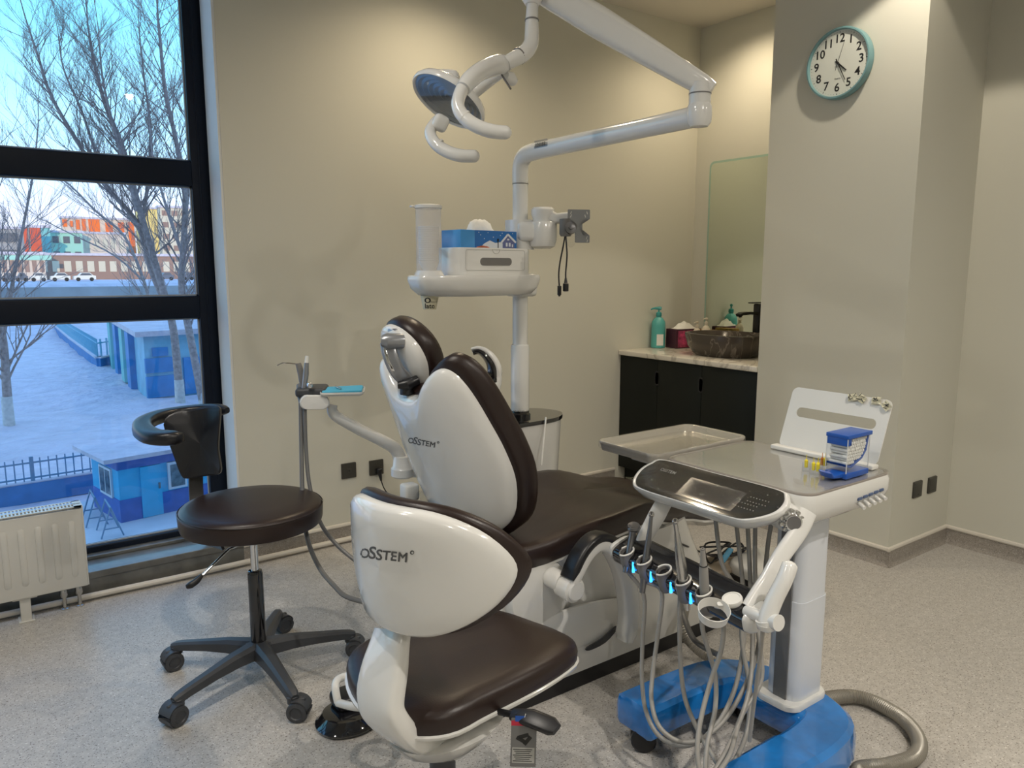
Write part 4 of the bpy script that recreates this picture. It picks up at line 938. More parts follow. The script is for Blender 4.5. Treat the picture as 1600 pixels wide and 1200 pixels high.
obj('hose', M().tube([at(x, y, D=d) for x, y, d in [(476, 632, 2.92), (478, 700, 2.92), (484, 760, 2.9), (500, 815, 2.88), (525, 850, 2.84), (560, 880, 2.8)]], .0075, 12, 6), 'hosed', t2)

# ================================================================ OPERATING LIGHT
t = thing('operating_light', (PX, PY, 1.9), 'white dental operating light on a two-part arm above the chair', 'dental light')
jx, jy = PX, 1.79
P, R_ = catmull([V((PX, PY, 1.88)), V((PX, PY, 1.945)), V((PX, PY-.025, 1.985)), V((PX, PY-.085, 2.00)), V((PX, PY-.3, 2.003)), V((PX, PY-.75, 2.006)), V((jx, jy, 2.010))], [.036, .036, .037, .037, .036, .034, .036], 5)
obj('lower_arm', M().tube(P, R_, 28, flat=1.0), 'white', t)
obj('arm_seam', M().lathe([(.0365, 1.872), (.0365, 1.876)], (PX, PY, 0), n=28), 'grey', t)
obj('elbow_joint', M().lathe([(.001, -.040), (.030, -.036), (.040, -.022), (.042, .0), (.040, .03), (.036, .038)], (jx, jy, 2.01), n=28).lathe([(.036, .03), (.036, .105)], (jx, jy, 2.01), n=24), 'white', t)
obj('elbow_ring', M().lathe([(.0375, .068), (.0375, .072)], (jx, jy, 2.01), n=24), 'grey', t)
a0 = at(1098, 133, D=(V((jx, jy, 2.1))-CO).dot(Fv)); a1 = at(838, -22, D=2.66)
u = (a1-a0); Ls = u.length
pts = [a0-u.normalized()*.035, a0, a0+u*.3, a0+u*.6, a0+u*.9, a1]
up2 = (0, 0, 1)
secb = [(math.copysign(abs(math.cos(q_))**.7, math.cos(q_)), math.copysign(abs(math.sin(q_))**.7, math.sin(q_))) for q_ in [2*PI*i/24 for i in range(24)]]
obj('spring_arm', M().sweep(pts, secb, [(.020, .028), (.034, .034), (.040, .043), (.043, .050), (.043, .048), (.038, .044)]), 'white', t)
obj('spring_arm_cover', M().sweep([p+V((0, 0, .022)) for p in pts[1:]], secb, [(.026, .014), (.0365, .0265), (.0405, .034), (.0405, .034), (.034, .03)]), 'matte', t)
mm = frame(at(868, 25, D=2.62), Rv, Uv)
# label on the lower arm
o = at(845, 225, D=(V((PX, PY-.12, 2.0))-CO).dot(Fv))
lm = M().tube(P, R_, 28)
arm_dir = V((0, -1, 0)); nrm = (CO-o).normalized(); 
mp = frame(o+nrm*.05, V((0, -1, 0)), nrm.cross(V((0, -1, 0))))
g = M().pillow(rrect(.085, .030, .001), [(1, 0), (0, 0)], mp); g2 = M()
lw = frame(o+nrm*.04, (0, -1, 0), (0, 0, 1))
g = M()
for i in range(13):
    for j in range(5): g.v.append(lw(-.045+.09*i/12, -.014+.032*j/4))
g.f = [[i*5+j, (i+1)*5+j, (i+1)*5+j+1, i*5+j+1] for i in range(12) for j in range(4)]
drape(g, lm, -nrm, .0008); lab = obj('rating_label', g, 'silver', t)
txt = M()
for r_ in range(4):
    a_ = -.036
    while a_ < .030:
        w2 = random.uniform(.004, .012); txt.loft([[lw(x_, y_, 0) for x_, y_ in ((a_, .010-.006*r_), (a_+w2, .010-.006*r_), (a_+w2, .013-.006*r_), (a_, .013-.006*r_))]], (False, True)); a_ += w2+.003
drape(txt, lm, -nrm, .0016); obj('printed_lines', txt, 'ink', lab)
dl = 2.62
obj('drop_cap', M().tube([at(831, -30, D=dl), at(832, -5, D=dl), at(831, 8, D=dl)], [.045, .042, .024], 24), 'white', t)
obj('drop_tube', M().tube([at(832, 5, D=dl), at(831, 30, D=dl), at(831, 52, D=dl-.0), at(829, 70, D=dl-.02), at(818, 84, D=dl-.04), at(800, 94, D=dl-.06), at(790, 100, D=dl-.07)], [.019, .022, .025, .026, .027, .025, .024], 22, 4), 'white', t)
obj('tube_ring', M().tube([at(831, 31, D=dl), at(831, 33, D=dl)], .0245, 22).tube([at(812, 87, D=dl-.045), at(810.5, 88, D=dl-.047)], .0285, 22), 'grey', t)
obj('yoke', M().tube([at(795, 97, D=dl-.06), at(782, 101, D=dl-.07), at(768, 104, D=dl-.10), at(750, 112, D=dl-.15), at(734, 125, D=dl-.19), at(724, 138, D=dl-.21)], [.022, .034, .032, .029, .028, .024], 22, 4), 'white', t)
obj('yoke_rear', M().tube([at(790, 108, D=dl-.04), at(770, 122, D=dl+.02), at(750, 138, D=dl+.06), at(732, 152, D=dl+.06)], .020, 18, 3), 'white', t)
obj('yoke_knob', M().tube([at(790, 118, D=dl-.06), at(797, 122, D=dl-.04), at(803, 128, D=dl-.02)], [.014, .022, .016], 16), 'white', t)
obj('lock_lever', M().tube([at(784, 117, D=dl-.09), at(798, 139, D=dl-.12)], .0035, 8), 'dmetal', t)
# lamp head
lo_ = at(701, 156, D=2.58)
nl = (-Rv*.46-Uv*.82-Fv*.30).normalized()
xa = (Rv*.86-Uv*.50); xa = (xa-nl*xa.dot(nl)).normalized(); ya = nl.cross(xa)
mp = lambda a, b, c: lo_+xa*a+ya*b+nl*c
RX, RY = .138, .112
E_ = lambda k_, c, n=48: [mp(RX*k_*math.cos(2*PI*i/n), RY*k_*math.sin(2*PI*i/n), c) for i in range(n)]
obj('head_rim', M().loft([E_(.80, -.028), E_(.95, -.018), E_(1, -.004), E_(1.0, .006), E_(.97, .011), E_(.93, .008), E_(.92, .002)], (False, False)), 'white', t, ang=60)
obj('head_back', M().loft([E_(.82, -.028), E_(.70, -.040), E_(.48, -.050), E_(.20, -.056), E_(.01, -.057)], (False, True)), 'white', t, ang=60)
obj('rear_housing', M().rbox(at(690, 124, D=2.60), (.12, .09, .055), .022, rot(-.5)), 'white', t)
rf = M(); rings = []
for i in range(13):
    k_ = .92*(1-i/13); rings.append(E_(k_, .003-.020*(1-(k_/.92)**2)+(.006 if i % 2 else 0)))
obj('reflector', M().loft(rings, (False, True)), 'reflector', t, ang=20)
ctr = M().loft([E_(.15, .012), E_(.15, -.01)])
obj('front_cover', M().loft([E_(.92, .006), E_(0.01, .0062)], (False, True)), 'clear', t)
hd = [at(724, 136, D=2.42), at(717, 152, D=2.40), at(716, 168, D=2.39), at(726, 184, D=2.38), at(745, 197, D=2.37), at(768, 205, D=2.37), at(790, 207, D=2.38)]
obj('handle', M().tube(hd, [.022, .021, .021, .022, .022, .022, .021], 20, 4), 'white', t)
obj('handle_cap', M().lathe([(.021, 0), (.0195, .007), (.014, .014), (.007, .018), (.001, .019)], hd[-1], tuple((hd[-1]-hd[-2]).normalized()), 20), 'white', t)
hd = [at(686, 186, D=2.56), at(677, 196, D=2.54), at(672, 208, D=2.52), at(680, 224, D=2.50), at(697, 236, D=2.49), at(718, 243, D=2.48), at(741, 244, D=2.48)]
obj('handle', M().tube(hd, [.018, .019, .019, .020, .021, .021, .020], 20, 4), 'white', t)
obj('handle_cap', M().lathe([(.020, 0), (.0185, .007), (.013, .014), (.007, .017), (.001, .018)], hd[-1], tuple((hd[-1]-hd[-2]).normalized()), 20), 'white', t)
obj('sensor_housing', M().rbox(at(688, 192, D=2.53), (.052, .045, .055), .016, rot(-.3, .3, .4)), 'white', t)
obj('seam_ring', M().tube([at(725, 182.5, D=2.38), at(727, 184, D=2.38)], .0232, 20).tube([at(684, 225, D=2.499), at(686, 227, D=2.499)], .0215, 20), 'matte', t)

# ================================================================ DELIVERY CART
CX, CY = 2.03, 1.30
t = thing('delivery_cart', (CX, CY, 0), 'white instrument delivery cart on a U-shaped base wrapped in blue film', 'cart')
ct = t
path = [V(p) for p in ((1.60, 1.562, .1), (1.65, 1.562, .1), (1.82, 1.558, .1), (1.97, 1.54, .1), (2.055, 1.47, .1), (2.085, 1.36, .1), (2.07, 1.24, .1), (2.02, 1.158, .1), (1.90, 1.13, .1), (1.75, 1.13, .1), (1.50, 1.138, .1), (1.42, 1.14, .1))]
P, _ = catmull(path, [1]*len(path), 4)
sec = [(-.070, -.040), (.070, -.040), (.082, -.028), (.082, .02), (.074, .050), (.058, .062), (-.058, .062), (-.074, .050), (-.082, .02), (-.082, -.028)]
n = len(P); scl = []
for i in range(n):
    e = min(1, .70+.16*i, .70+.16*(n-1-i)); scl.append((e, 1 if 0 < i < n-1 else .8))
obj('wheel_base', M().sweep(P, sec, scl), 'film', t, ang=25)
obj('film_overlap', M().sweep([V((1.82, 1.130, .101)), V((1.66, 1.132, .101)), V((1.56, 1.136, .101))], [(a*1.015, b*1.015) for a, b in sec]), 'film', t, ang=25)
obj('corner_gusset', M().rb(1.955, 2.12, 1.19, 1.50, .06, .1615, .03), 'film', t)
for x, y, a in ((1.635, 1.545, 2.4), (1.52, 1.135, .4), (2.02, 1.50, 1.0), (2.02, 1.17, 2.0)):
    h = obj('caster', M().rbox((x, y, .062), (.05, .04, .02), .006).tube([(x, y, .05), (x, y, .075)], .018, 12), 'black', t)
    for sd in (-1, 1):
        dx, dy = -math.sin(a), math.cos(a)
        obj('wheel', M().lathe([(.0001, -.012), (.034, -.012), (.040, -.007), (.040, .007), (.034, .012), (.0001, .012)], V((x+dx*sd*.017, y+dy*sd*.017, .040)), (dx, dy, 0), 24), 'black', h)
# column
cr = lambda k_, z_, w_=.155, d_=.115: [V((CX+.02+a*k_, CY-.005+b*k_, z_)) for a, b in rrect(w_, d_, .035, 6)]
obj('column_foot', M().loft([[V((CX+.01+a, CY+b, z_)) for a, b in rrect(.20*q_, .155*q_, .045, 6)] for z_, q_ in ((.160, 1), (.175, 1), (.180, .97))]), 'white', t)
obj('lower_column', M().loft([cr(1, .175), cr(1, .50)]), 'column', t)
obj('upper_column', M().loft([cr(.95, .50), cr(.95, .82)]), 'column', t)
obj('column_groove', M().bx(CX-.062, CX-.056, CY-.03, CY+.015, .18, .82), 'hosed', t)
# desk
ZD = .875
XD0, XD1, YD0, YD1 = 1.865, 2.33, 1.165, 1.715
do = rrect(XD1-XD0, YD1-YD0, .05, 6, (XD0+XD1)/2, (YD0+YD1)/2)
mz = lambda a, b, c: V((a, b, c))
dcn = ((XD0+XD1)/2, (YD0+YD1)/2)
obj('desk_body', M().pillow(do, [(.70, ZD-.115), (.86, ZD-.105), (.965, ZD-.080), (1, ZD-.05), (1, ZD-.018), (.985, ZD-.006), (0, ZD-.006)], mz, dcn), 'white', t, ang=50)
obj('desk_rim', M().pillow(do, [(.985, ZD-.007), (.985, ZD-.001), (.975, ZD+.002), (.955, ZD+.0), (.95, ZD-.003), (0, ZD-.003)], mz, dcn), 'padrim', t)
obj('desk_pad', M().pillow(do, [(.953, ZD-.003), (.95, ZD-.0005), (0, ZD-.0005)], mz, dcn), 'deskpad', t)
obj('cling_film', M().pillow(do, [(.99, ZD+.002), (.93, ZD+.003), (0, ZD+.003)], mz, dcn), 'filmd', t)
# control panel
o = V((1.795, 1.475, .832)); vy = V((.130, 0, .072)).normalized(); vx = V((0, -1, 0))
mp = frame(o, vx, vy)
if (mp(0, 0, 1)-o).x > 0: mp = (lambda f0: (lambda a, b, c=0: f0(a, b, -c)))(mp)
po = smooth_loop([(-.275, .0), (-.262, .045), (-.225, .075), (0, .077), (.22, .078), (.262, .060), (.275, .02), (.262, -.02), (.215, -.062), (.16, -.076), (0, -.077), (-.20, -.077), (-.255, -.055)], 4)
obj('panel_housing', M().pillow(po, [(0, -.055), (.7, -.055), (.92, -.035), (.99, -.012), (1, 0), (.985, .006), (.955, .007), (.945, .005), (0, .005)], mp, (0, 0)), 'white', t, ang=50)
obj('panel_glass', M().pillow(po, [(.945, .005), (.94, .0075), (0, .0075)], mp, (0, 0)), 'screen', t)
obj('panel_display', M().pillow(rrect(.21, .085, .003, cx=.035, cy=-.012), [(1, .0075), (1, .0079), (0, .0079)], mp), 'screen2', t)
obj('panel_film', M().pillow(po, [(1.0, .003), (.96, .010), (.6, .011), (0, .011)], mp, (0, 0)), 'filmc', t)
q2 = text_m('OSSTEM', .018, lambda a, b, c: mp(a-.165, b+.028, abs(c)+.0078), .0002, bold=.0004); obj('lettering', q2, 'printl', t)
ic = M()
for i in range(14): 
    for j in range(2): ic.pillow(rrect(.0025, .0025, .0005, 2, .160+.010*(i % 7)-.02*j, .02-.018*(i//7)-.03*j), [(1, .0078), (0, .0081)], mp)
k_ = obj('touch_icons', ic, 'printl', t); k_['kind'] = 'stuff'
# side controls and knob
kn = at(1251, 799, Y=YD0-.0)
obj('side_boss', M().lathe([(.045, -.05), (.038, -.0), (.034, .006)], V((1.868, 1.185, .805))-Rv*.036, (-.55, -.80, 0), 24), 'white', t)
kk = V((1.868, 1.185, .805))-Rv*.036+V((-.55, -.80, 0)).normalized()*.004
kd = V((-.55, -.80, 0)).normalized()
kb = obj('knob', M().lathe([(.030, 0), (.031, .006), (.027, .012), (.025, .026), (.022, .029), (.001, .029)], kk, kd, 20), 'chrome', t)
for i in range(10):
    a = 2*PI*i/10; u = V((0, 0, 1)); s_ = kd.cross(u)
    c = kk+kd*.009+(u*math.cos(a)+s_*math.sin(a))*.029
    obj('knob_lobe', M().lathe([(.006, -.006), (.006, .006), (.001, .007)], c, kd, 10), 'metal', kb)
obj('knob_face', M().lathe([(.020, .0285), (.020, .030), (.001, .030)], kk, kd, 24), 'dmetal', kb)
for i in range(5):
    x = 2.115+i*.030
    obj('indicator', M().rb(x, x+.024, YD0-.0035, YD0+.003, .818+i*.0015, .827+i*.0015, .002), mat('indicator_blue', (.07, .11, .22), .4) if i == 0 else bpy.data.materials['indicator_blue'], t)
    obj('toggle', M().tube([(x+.016, YD0+.004, .806+i*.0015), (x+.006, YD0-.020, .800+i*.0015)], [.0065, .006], 12), 'white', t)
# tray at the far end
to = rrect(.50, .29, .035, 6, 2.085, 1.865)
obj('bracket_shelf', M().rb(1.90, 2.30, 1.70, 1.90, .825, .850, .01), 'white', t)
t2 = thing('instrument_tray', (2.085, 1.865, .86), 'shallow steel tray wrapped in clear film at the far end of the cart', 'tray')
obj('tray_pan', M().pillow(to, [(0, .856), (.90, .856), (.955, .862), (.985, .884), (1.0, .886), (1.005, .880), (.99, .874), (.965, .852), (0, .850)], mz, (2.085, 1.865)), 'tray', t2, ang=50)
obj('tray_film', M().pillow(to, [(1.012, .862), (1.012, .884), (.99, .889), (.6, .884), (0, .882)], mz, (2.085, 1.865)), 'filmd', t2)
# instrument bar: from far end to near end
B0, B1 = at(976, 852, D=2.47), at(1168, 950, D=2.06)
B0 = V((1.685, 1.705, .600)); B1 = V((1.655, 1.175, .580))
bd = (B1-B0).normalized(); bs_ = bd.cross(V((0, 0, 1))).normalized()   # towards -X? fixed below
if bs_.x > 0: bs_ = -bs_
bt = V((0, 0, 1))*.94-bs_*.0; 
bsec = [(math.copysign(abs(math.cos(a))**.55, math.cos(a)), math.copysign(abs(math.sin(a))**.55, math.sin(a))) for a in [2*PI*i/24 for i in range(24)]]
def barp(u_, out_=0, up_=0): return B0+(B1-B0)*u_+bs_*out_+V((0, 0, up_))
# tilt the section so that its top faces up and out
upb = (V((0, 0, 1))+bs_*.35).normalized()
obj('instrument_bar', M().sweep([barp(0, -.016), barp(1, -.016)], bsec, [(.061, .030)]*2, up=tuple(upb)), 'blackg', t, ang=50)
obj('bar_end', M().sweep([barp(-.045), barp(-.02), barp(.0)], bsec, [(.036, .024), (.045, .031), (.047, .032)], up=tuple(upb)), 'white', t, ang=50)
obj('bar_end', M().sweep([barp(1.0), barp(1.03), barp(1.06)], bsec, [(.047, .032), (.045, .031), (.030, .022)], up=tuple(upb)), 'white', t, ang=50)
cu_ = [.115, .265, .425, .575, .725, .875]
hold = []
side = upb.cross(bd).normalized()
if side.dot(bs_) < 0: side = -side
for i, u_ in enumerate(cu_):
    c = barp(u_)+side*.030+upb*.004
    if i < 5:
        n2 = 20; o1 = []; 
        h = obj('holder', M().loft([[c+side*(.027*math.cos(a)*k_)+bd*(.021*math.sin(a)*k_)+upb*z_ for a in [2*PI*j/n2 for j in range(n2)]] for z_, k_ in ((-.040, .8), (-.030, 1), (.028, 1), (.031, .93), (.029, .80), (.0, .70))]), 'grey', t)
        obj('holder_lip', M().tube([c+side*(.0265*math.cos(a))+bd*(.0215*math.sin(a))+upb*.030 for a in [2*PI*j/24 for j in range(19)]], .0028, 8), 'matte', h)
        if i < 4: obj('led', M().rbox(barp(u_+.072)+side*.0455-upb*.002, (.008, .007, .034), .002), 'led', t)
    hold.append(c)
# round pad and ring cup holder
c = hold[5]
t2 = thing('ring_cup_holder', tuple(c), 'white plastic ring clipped to the near end of the instrument bar', 'cup holder')
obj('clip_disc', M().lathe([(.027, .022), (.029, .030), (.027, .036), (.022, .037), (.021, .035), (.001, .035)], barp(.885)+side*.008, tuple(upb), 28), 'matte', t2)
rg = at(1115, 958, D=1.98)
obj('clip_neck', M().sweep([barp(.885)+side*.03+upb*.03, (barp(.885)+side*.03+upb*.02)*.5+(rg+V((0, .02, .01)))*.5, rg+Rv*.030+V((.01, .022, .015))], rs, [(.010, .005)]*3), 'matte', t2)
obj('ring', M().lathe([(.038, -.014), (.042, .014), (.0405, .015), (.0365, -.013), (.038, -.014)], rg, (-.22, -.30, .93), 36, (False, False)), 'matte', t2)
# arms carrying the bar
Pl = [V((1.86, 1.60, .80)), V((1.80, 1.64, .74)), V((1.72, 1.70, .64)), V((1.69, 1.72, .605))]
Pl = [at(1040, 780, D=2.46), at(1026, 806, D=2.46), at(1006, 842, D=2.46), at(996, 862, D=2.47)]
obj('bar_arm', M().sweep(Pl, secb, [(.026, .014), (.028, .013), (.024, .012), (.016, .010)], up=tuple(-Fv)), 'white', t, ang=50)
Pr = [at(1262, 800, D=2.14), at(1248, 830, D=2.12), at(1220, 870, D=2.09), at(1200, 905, D=2.07), at(1184, 928, D=2.06), at(1170, 950, D=2.05)]
P, _ = catmull(Pr, [1]*len(Pr), 4); n = len(P)
obj('bar_arm', M().sweep(P, secb, [(.026-.006*i/n, .014) for i in range(n)], up=tuple(-Fv)), 'white', t, ang=50)
hp_ = [at(1236, 878, D=1.96), at(1226, 905, D=1.95), at(1211, 935, D=1.95), at(1201, 960, D=1.95), at(1198, 972, D=1.95)]
P, _ = catmull(hp_, [1]*5, 4); n = len(P)
obj('pull_handle', M().tube(P, [.012]+[.0205+.003*i/n for i in range(n-1)], 20), 'white', t, ang=50)
obj('handle_hub', M().tube([at(1198, 978, D=1.95), at(1196, 968, D=1.95)], [.024, .026], 20).tube([at(1168, 955, D=2.03), at(1196, 966, D=1.95), at(1212, 972, D=1.93)], [.016, .017, .018], 20).tube([at(1209, 971, D=1.935), at(1217, 973.5, D=1.92)], [.020, .021], 24).lathe([(.026, 0), (.022, -.014), (.012, -.02), (.001, -.022)], at(1197, 974, D=1.95), (0, 0, 1), 20), 'white', t, ang=50)
# instruments with their hoses
def hz(pts): return [at(x, y, D=d) for x, y, d in pts]
def instr(name, lb, i, tip, prof, mt, hosep, tipmt=None, extra=None):
    base = hold[i]+upb*.005
    tp_ = at(*tip[:2], D=tip[2]); d = tp_-base
    t2 = thing(name, tuple(base), lb, 'handpiece', 'handpieces in the instrument bar')
    obj('body', M().tube([base+d*a for a, r in prof], [r for a, r in prof], 20), mt, t2, ang=50)
    dn = d.normalized()
    if extra: extra(t2, tp_, dn)
    pts = [base-dn*.0, base-V((0, 0, .045))]+hz(hosep)
    obj('hose', M().tube(pts, .0068, 12, 6), 'hose', t2)
    return t2
def head_flat(t2, p, d): obj('head', M().lathe([(.014, -.012), (.020, -.004), (.021, .004), (.017, .009), (.001, .010)], p, (-.35, -.30, .88), 20), 'dmetal', t2); obj('nozzle', M().tube([p, p+V((-.02, .008, .004))], .006, 10), 'dmetal', t2)
def head_round(t2, p, d): obj('head', M().lathe([(.006, -.008), (.0085, -.005), (.0085, .006), (.006, .009), (.001, .009)], p, (-.55, -.45, .7), 20), 'metal', t2); obj('head_button', M().lathe([(.004, .009), (.004, .011), (.001, .0112)], p, (-.55, -.45, .7), 14), 'ink', t2)
def tip_cone(t2, p, d): obj('tip', M().tube([p-d*.006, p+d*.004], [.0065, .006], 14), 'grey', t2); obj('tip_bore', M().tube([p+d*.0035, p+d*.0045], .0025, 10), 'ink', t2); obj('tip_ring', M().tube([p-d*.05, p-d*.048], .0125, 16), 'ink', t2)
instr('three_way_syringe', 'dark grey handpiece with a flared head, in the farthest holder of the bar', 0, (990, 824, 2.43), [(-.5, .009), (0, .010), (.45, .011), (.75, .011), (.92, .015), (1, .016)], 'dmetal',
      [(1006, 930, 2.40), (1004, 1000, 2.38), (1003, 1060, 2.34), (1009, 1110, 2.30), (1028, 1148, 2.26), (1060, 1165, 2.22), (1092, 1158, 2.20), (1125, 1125, 2.22), (1150, 1070, 2.26), (1162, 1000, 2.3), (1162, 930, 2.33), (1154, 850, 2.36), (1150, 815, 2.36)], extra=head_flat)
instr('slim_handpiece', 'slim dark steel handpiece with tiny round head, second from the far bar end', 1, (1018, 804, 2.34), [(-.5, .009), (0, .0125), (.35, .0105), (.75, .0065), (.95, .0055), (1, .005)], 'dmetal',
      [(1034, 925, 2.32), (1028, 990, 2.30), (1020, 1050, 2.28), (1018, 1095, 2.24), (1030, 1135, 2.20), (1060, 1158, 2.18), (1095, 1155, 2.18), (1132, 1125, 2.22), (1165, 1070, 2.26), (1185, 1010, 2.3), (1192, 930, 2.33), (1200, 850, 2.36), (1206, 815, 2.36)], extra=head_round)
instr('straight_handpiece', 'thick steel handpiece with a tapered neck, fourth holder of the bar', 3, (1055, 815, 2.17), [(-.35, .009), (-.05, .016), (.08, .0165), (.35, .0155), (.60, .0125), (.63, .0105), (.85, .007), (1, .006)], 'metal',
      [(1092, 940, 2.20), (1098, 985, 2.2), (1108, 1020, 2.2), (1118, 1060, 2.20), (1117, 1110, 2.16), (1105, 1165, 2.10), (1104, 1215, 2.05), (1125, 1190, 2.08), (1150, 1140, 2.15), (1170, 1080, 2.22), (1176, 1000, 2.3), (1172, 900, 2.34), (1168, 815, 2.36)], extra=head_round)
instr('scaler_handpiece', 'light grey plastic handpiece with a conical tip, nearest of the bar', 4, (1098, 859, 2.09), [(-.35, .009), (-.05, .0135), (.3, .0135), (.6, .0125), (.62, .012), (.80, .008), (1, .0065)], 'hose',
      [(1128, 965, 2.14), (1128, 1010, 2.14), (1112, 1060, 2.12), (1098, 1110, 2.09), (1090, 1160, 2.05), (1094, 1205, 2.02), (1112, 1215, 2.02), (1140, 1180, 2.08), (1158, 1120, 2.18), (1190, 1060, 2.24), (1184, 980, 2.3), (1180, 900, 2.32), (1180, 815, 2.36)], extra=tip_cone)
hose('supply_hose', [(1063, 905, 2.26), (1062, 960, 2.26), (1063, 1030, 2.26), (1070, 1090, 2.24), (1090, 1140, 2.20), (1112, 1178, 2.14), (1135, 1205, 2.08), (1165, 1150, 2.18), (1172, 1080, 2.24), (1160, 1010, 2.28), (1154, 930, 2.32), (1128, 880, 2.36), (1118, 812, 2.38)], .0068, 'hose', 'grey hose hanging from the empty third holder of the bar', 'hose')
hose('supply_hose', [(1192, 985, 1.96), (1186, 1040, 2.0), (1178, 1100, 2.05), (1171, 1158, 2.08)], .0055, 'hose', 'thin grey hose hanging from the near handle of the cart', 'hose')
# cotton roll dispenser
bx0, bx1, by0, by1, bz = 2.095, 2.215, 1.195, 1.262, ZD+.004
t2 = thing('cotton_roll_dispenser', ((bx0+bx1)/2, (by0+by1)/2, bz), 'clear dispenser of white cotton rolls with blue lid and base on the cart', 'dispenser')
obj('base', M().rb(bx0, bx1+.004, by0-.002, by1+.002, bz, bz+.018, .003), 'blue', t2)
obj('scoop', M().sweep([(bx0+.01, (by0+by1)/2, bz+.012), (bx0-.015, (by0+by1)/2, bz+.010), (bx0-.035, (by0+by1)/2+.004, bz+.010), (bx0-.046, (by0+by1)/2+.006, bz+.024)], rs, [(.026, .010), (.022, .008), (.026, .005), (.024, .003)]), 'blue', t2)
obj('lid', M().rb(bx0-.003, bx1+.010, by0-.003, by1+.003, bz+.122, bz+.134, .002).rb(bx0-.001, bx0+.022, by0, by1, bz+.100, bz+.124, .002), 'blue', t2)
obj('chute', M().loft([[V((x, y, z_)) for x, z_ in ((bx0, bz+.040), (bx0+.03, bz+.030), (bx1-.030, bz+.052), (bx1-.008, bz+.075), (bx1+.002, bz+.122), (bx1-.004, bz+.122), (bx1-.013, bz+.078), (bx1-.033, bz+.057), (bx0+.03, bz+.036), (bx0, bz+.046))] for y in (by0+.003, by1-.003)]), 'blue', t2)
wl = M()
wl.add([(bx0, by0, bz), (bx1, by0, bz), (bx1, by0, bz+.122), (bx0, by0, bz+.122)], [[0, 1, 2, 3]]); wl.add([(bx0, by1, bz), (bx1, by1, bz), (bx1, by1, bz+.122), (bx0, by1, bz+.122)], [[0, 1, 2, 3]])
wl.add([(bx0, by0, bz+.03), (bx0, by1, bz+.03), (bx0, by1, bz+.122), (bx0, by0, bz+.122)], [[0, 1, 2, 3]])
obj('clear_walls', wl, 'clear', t2)
ed = M()
for x in (bx0, bx1):
    for y in (by0, by1): ed.box((x, y, bz+.07), (.002, .002, .105))
obj('acrylic_edges', ed, 'white', t2)
random.seed(11); nr = 0
for r_ in range(8):
    for k_ in range(9):
        x = bx0+.012+k_*.0115+(r_ % 2)*.0055; z_ = bz+.046+r_*.0098
        zmin = bz+.044+max(0, (x-bx0-.05))*.30+max(0, x-bx1+.022)*2.2
        if x > bx1-.010 or z_ < zmin or z_ > bz+.119: continue
        x += random.uniform(-.001, .001)
        obj('cotton_roll', M().lathe([(.0035, 0), (.0052, .001), (.0052, .056), (.0035, .057)], (x, by0+.005, z_), (0, 1, random.uniform(-.03, .03)), 9), 'paper', t2); nr += 1
# yellow tips in small clear pots
for i, (px, py) in enumerate(((1259, 733), (1275, 738), (1287, 730))):
    p = at(px, py+3, Z=ZD+.003)
    t2 = thing('clear_pot', tuple(p), ['small clear pot with a yellow plug, leftmost of three on the cart top', 'small clear pot of yellow tips, middle and nearest of three on the cart top', 'small clear pot with yellow tips against the cotton roll dispenser'][i], 'pot', 'clear pots on the cart top')
    r_ = (.012, .019, .013)[i]
    obj('pot_wall', M().lathe([(r_, 0), (r_, .028), (r_*1.05, .030)], p, n=20, cap=(True, False)), 'clear', t2)
    for j in range((1, 4, 3)[i]):
        a = j*2.1; q = p+V((r_*.45*math.cos(a), r_*.45*math.sin(a), 0)) if i else p
        tp_ = obj('tip', M().lathe([(.0045, .012), (.0055, .015), (.0055, .034), (.003, .037), (.0012, .038), (.001, .052)], q, n=10), 'yellow' if not (i == 2 and j == 1) else 'orange', t2)
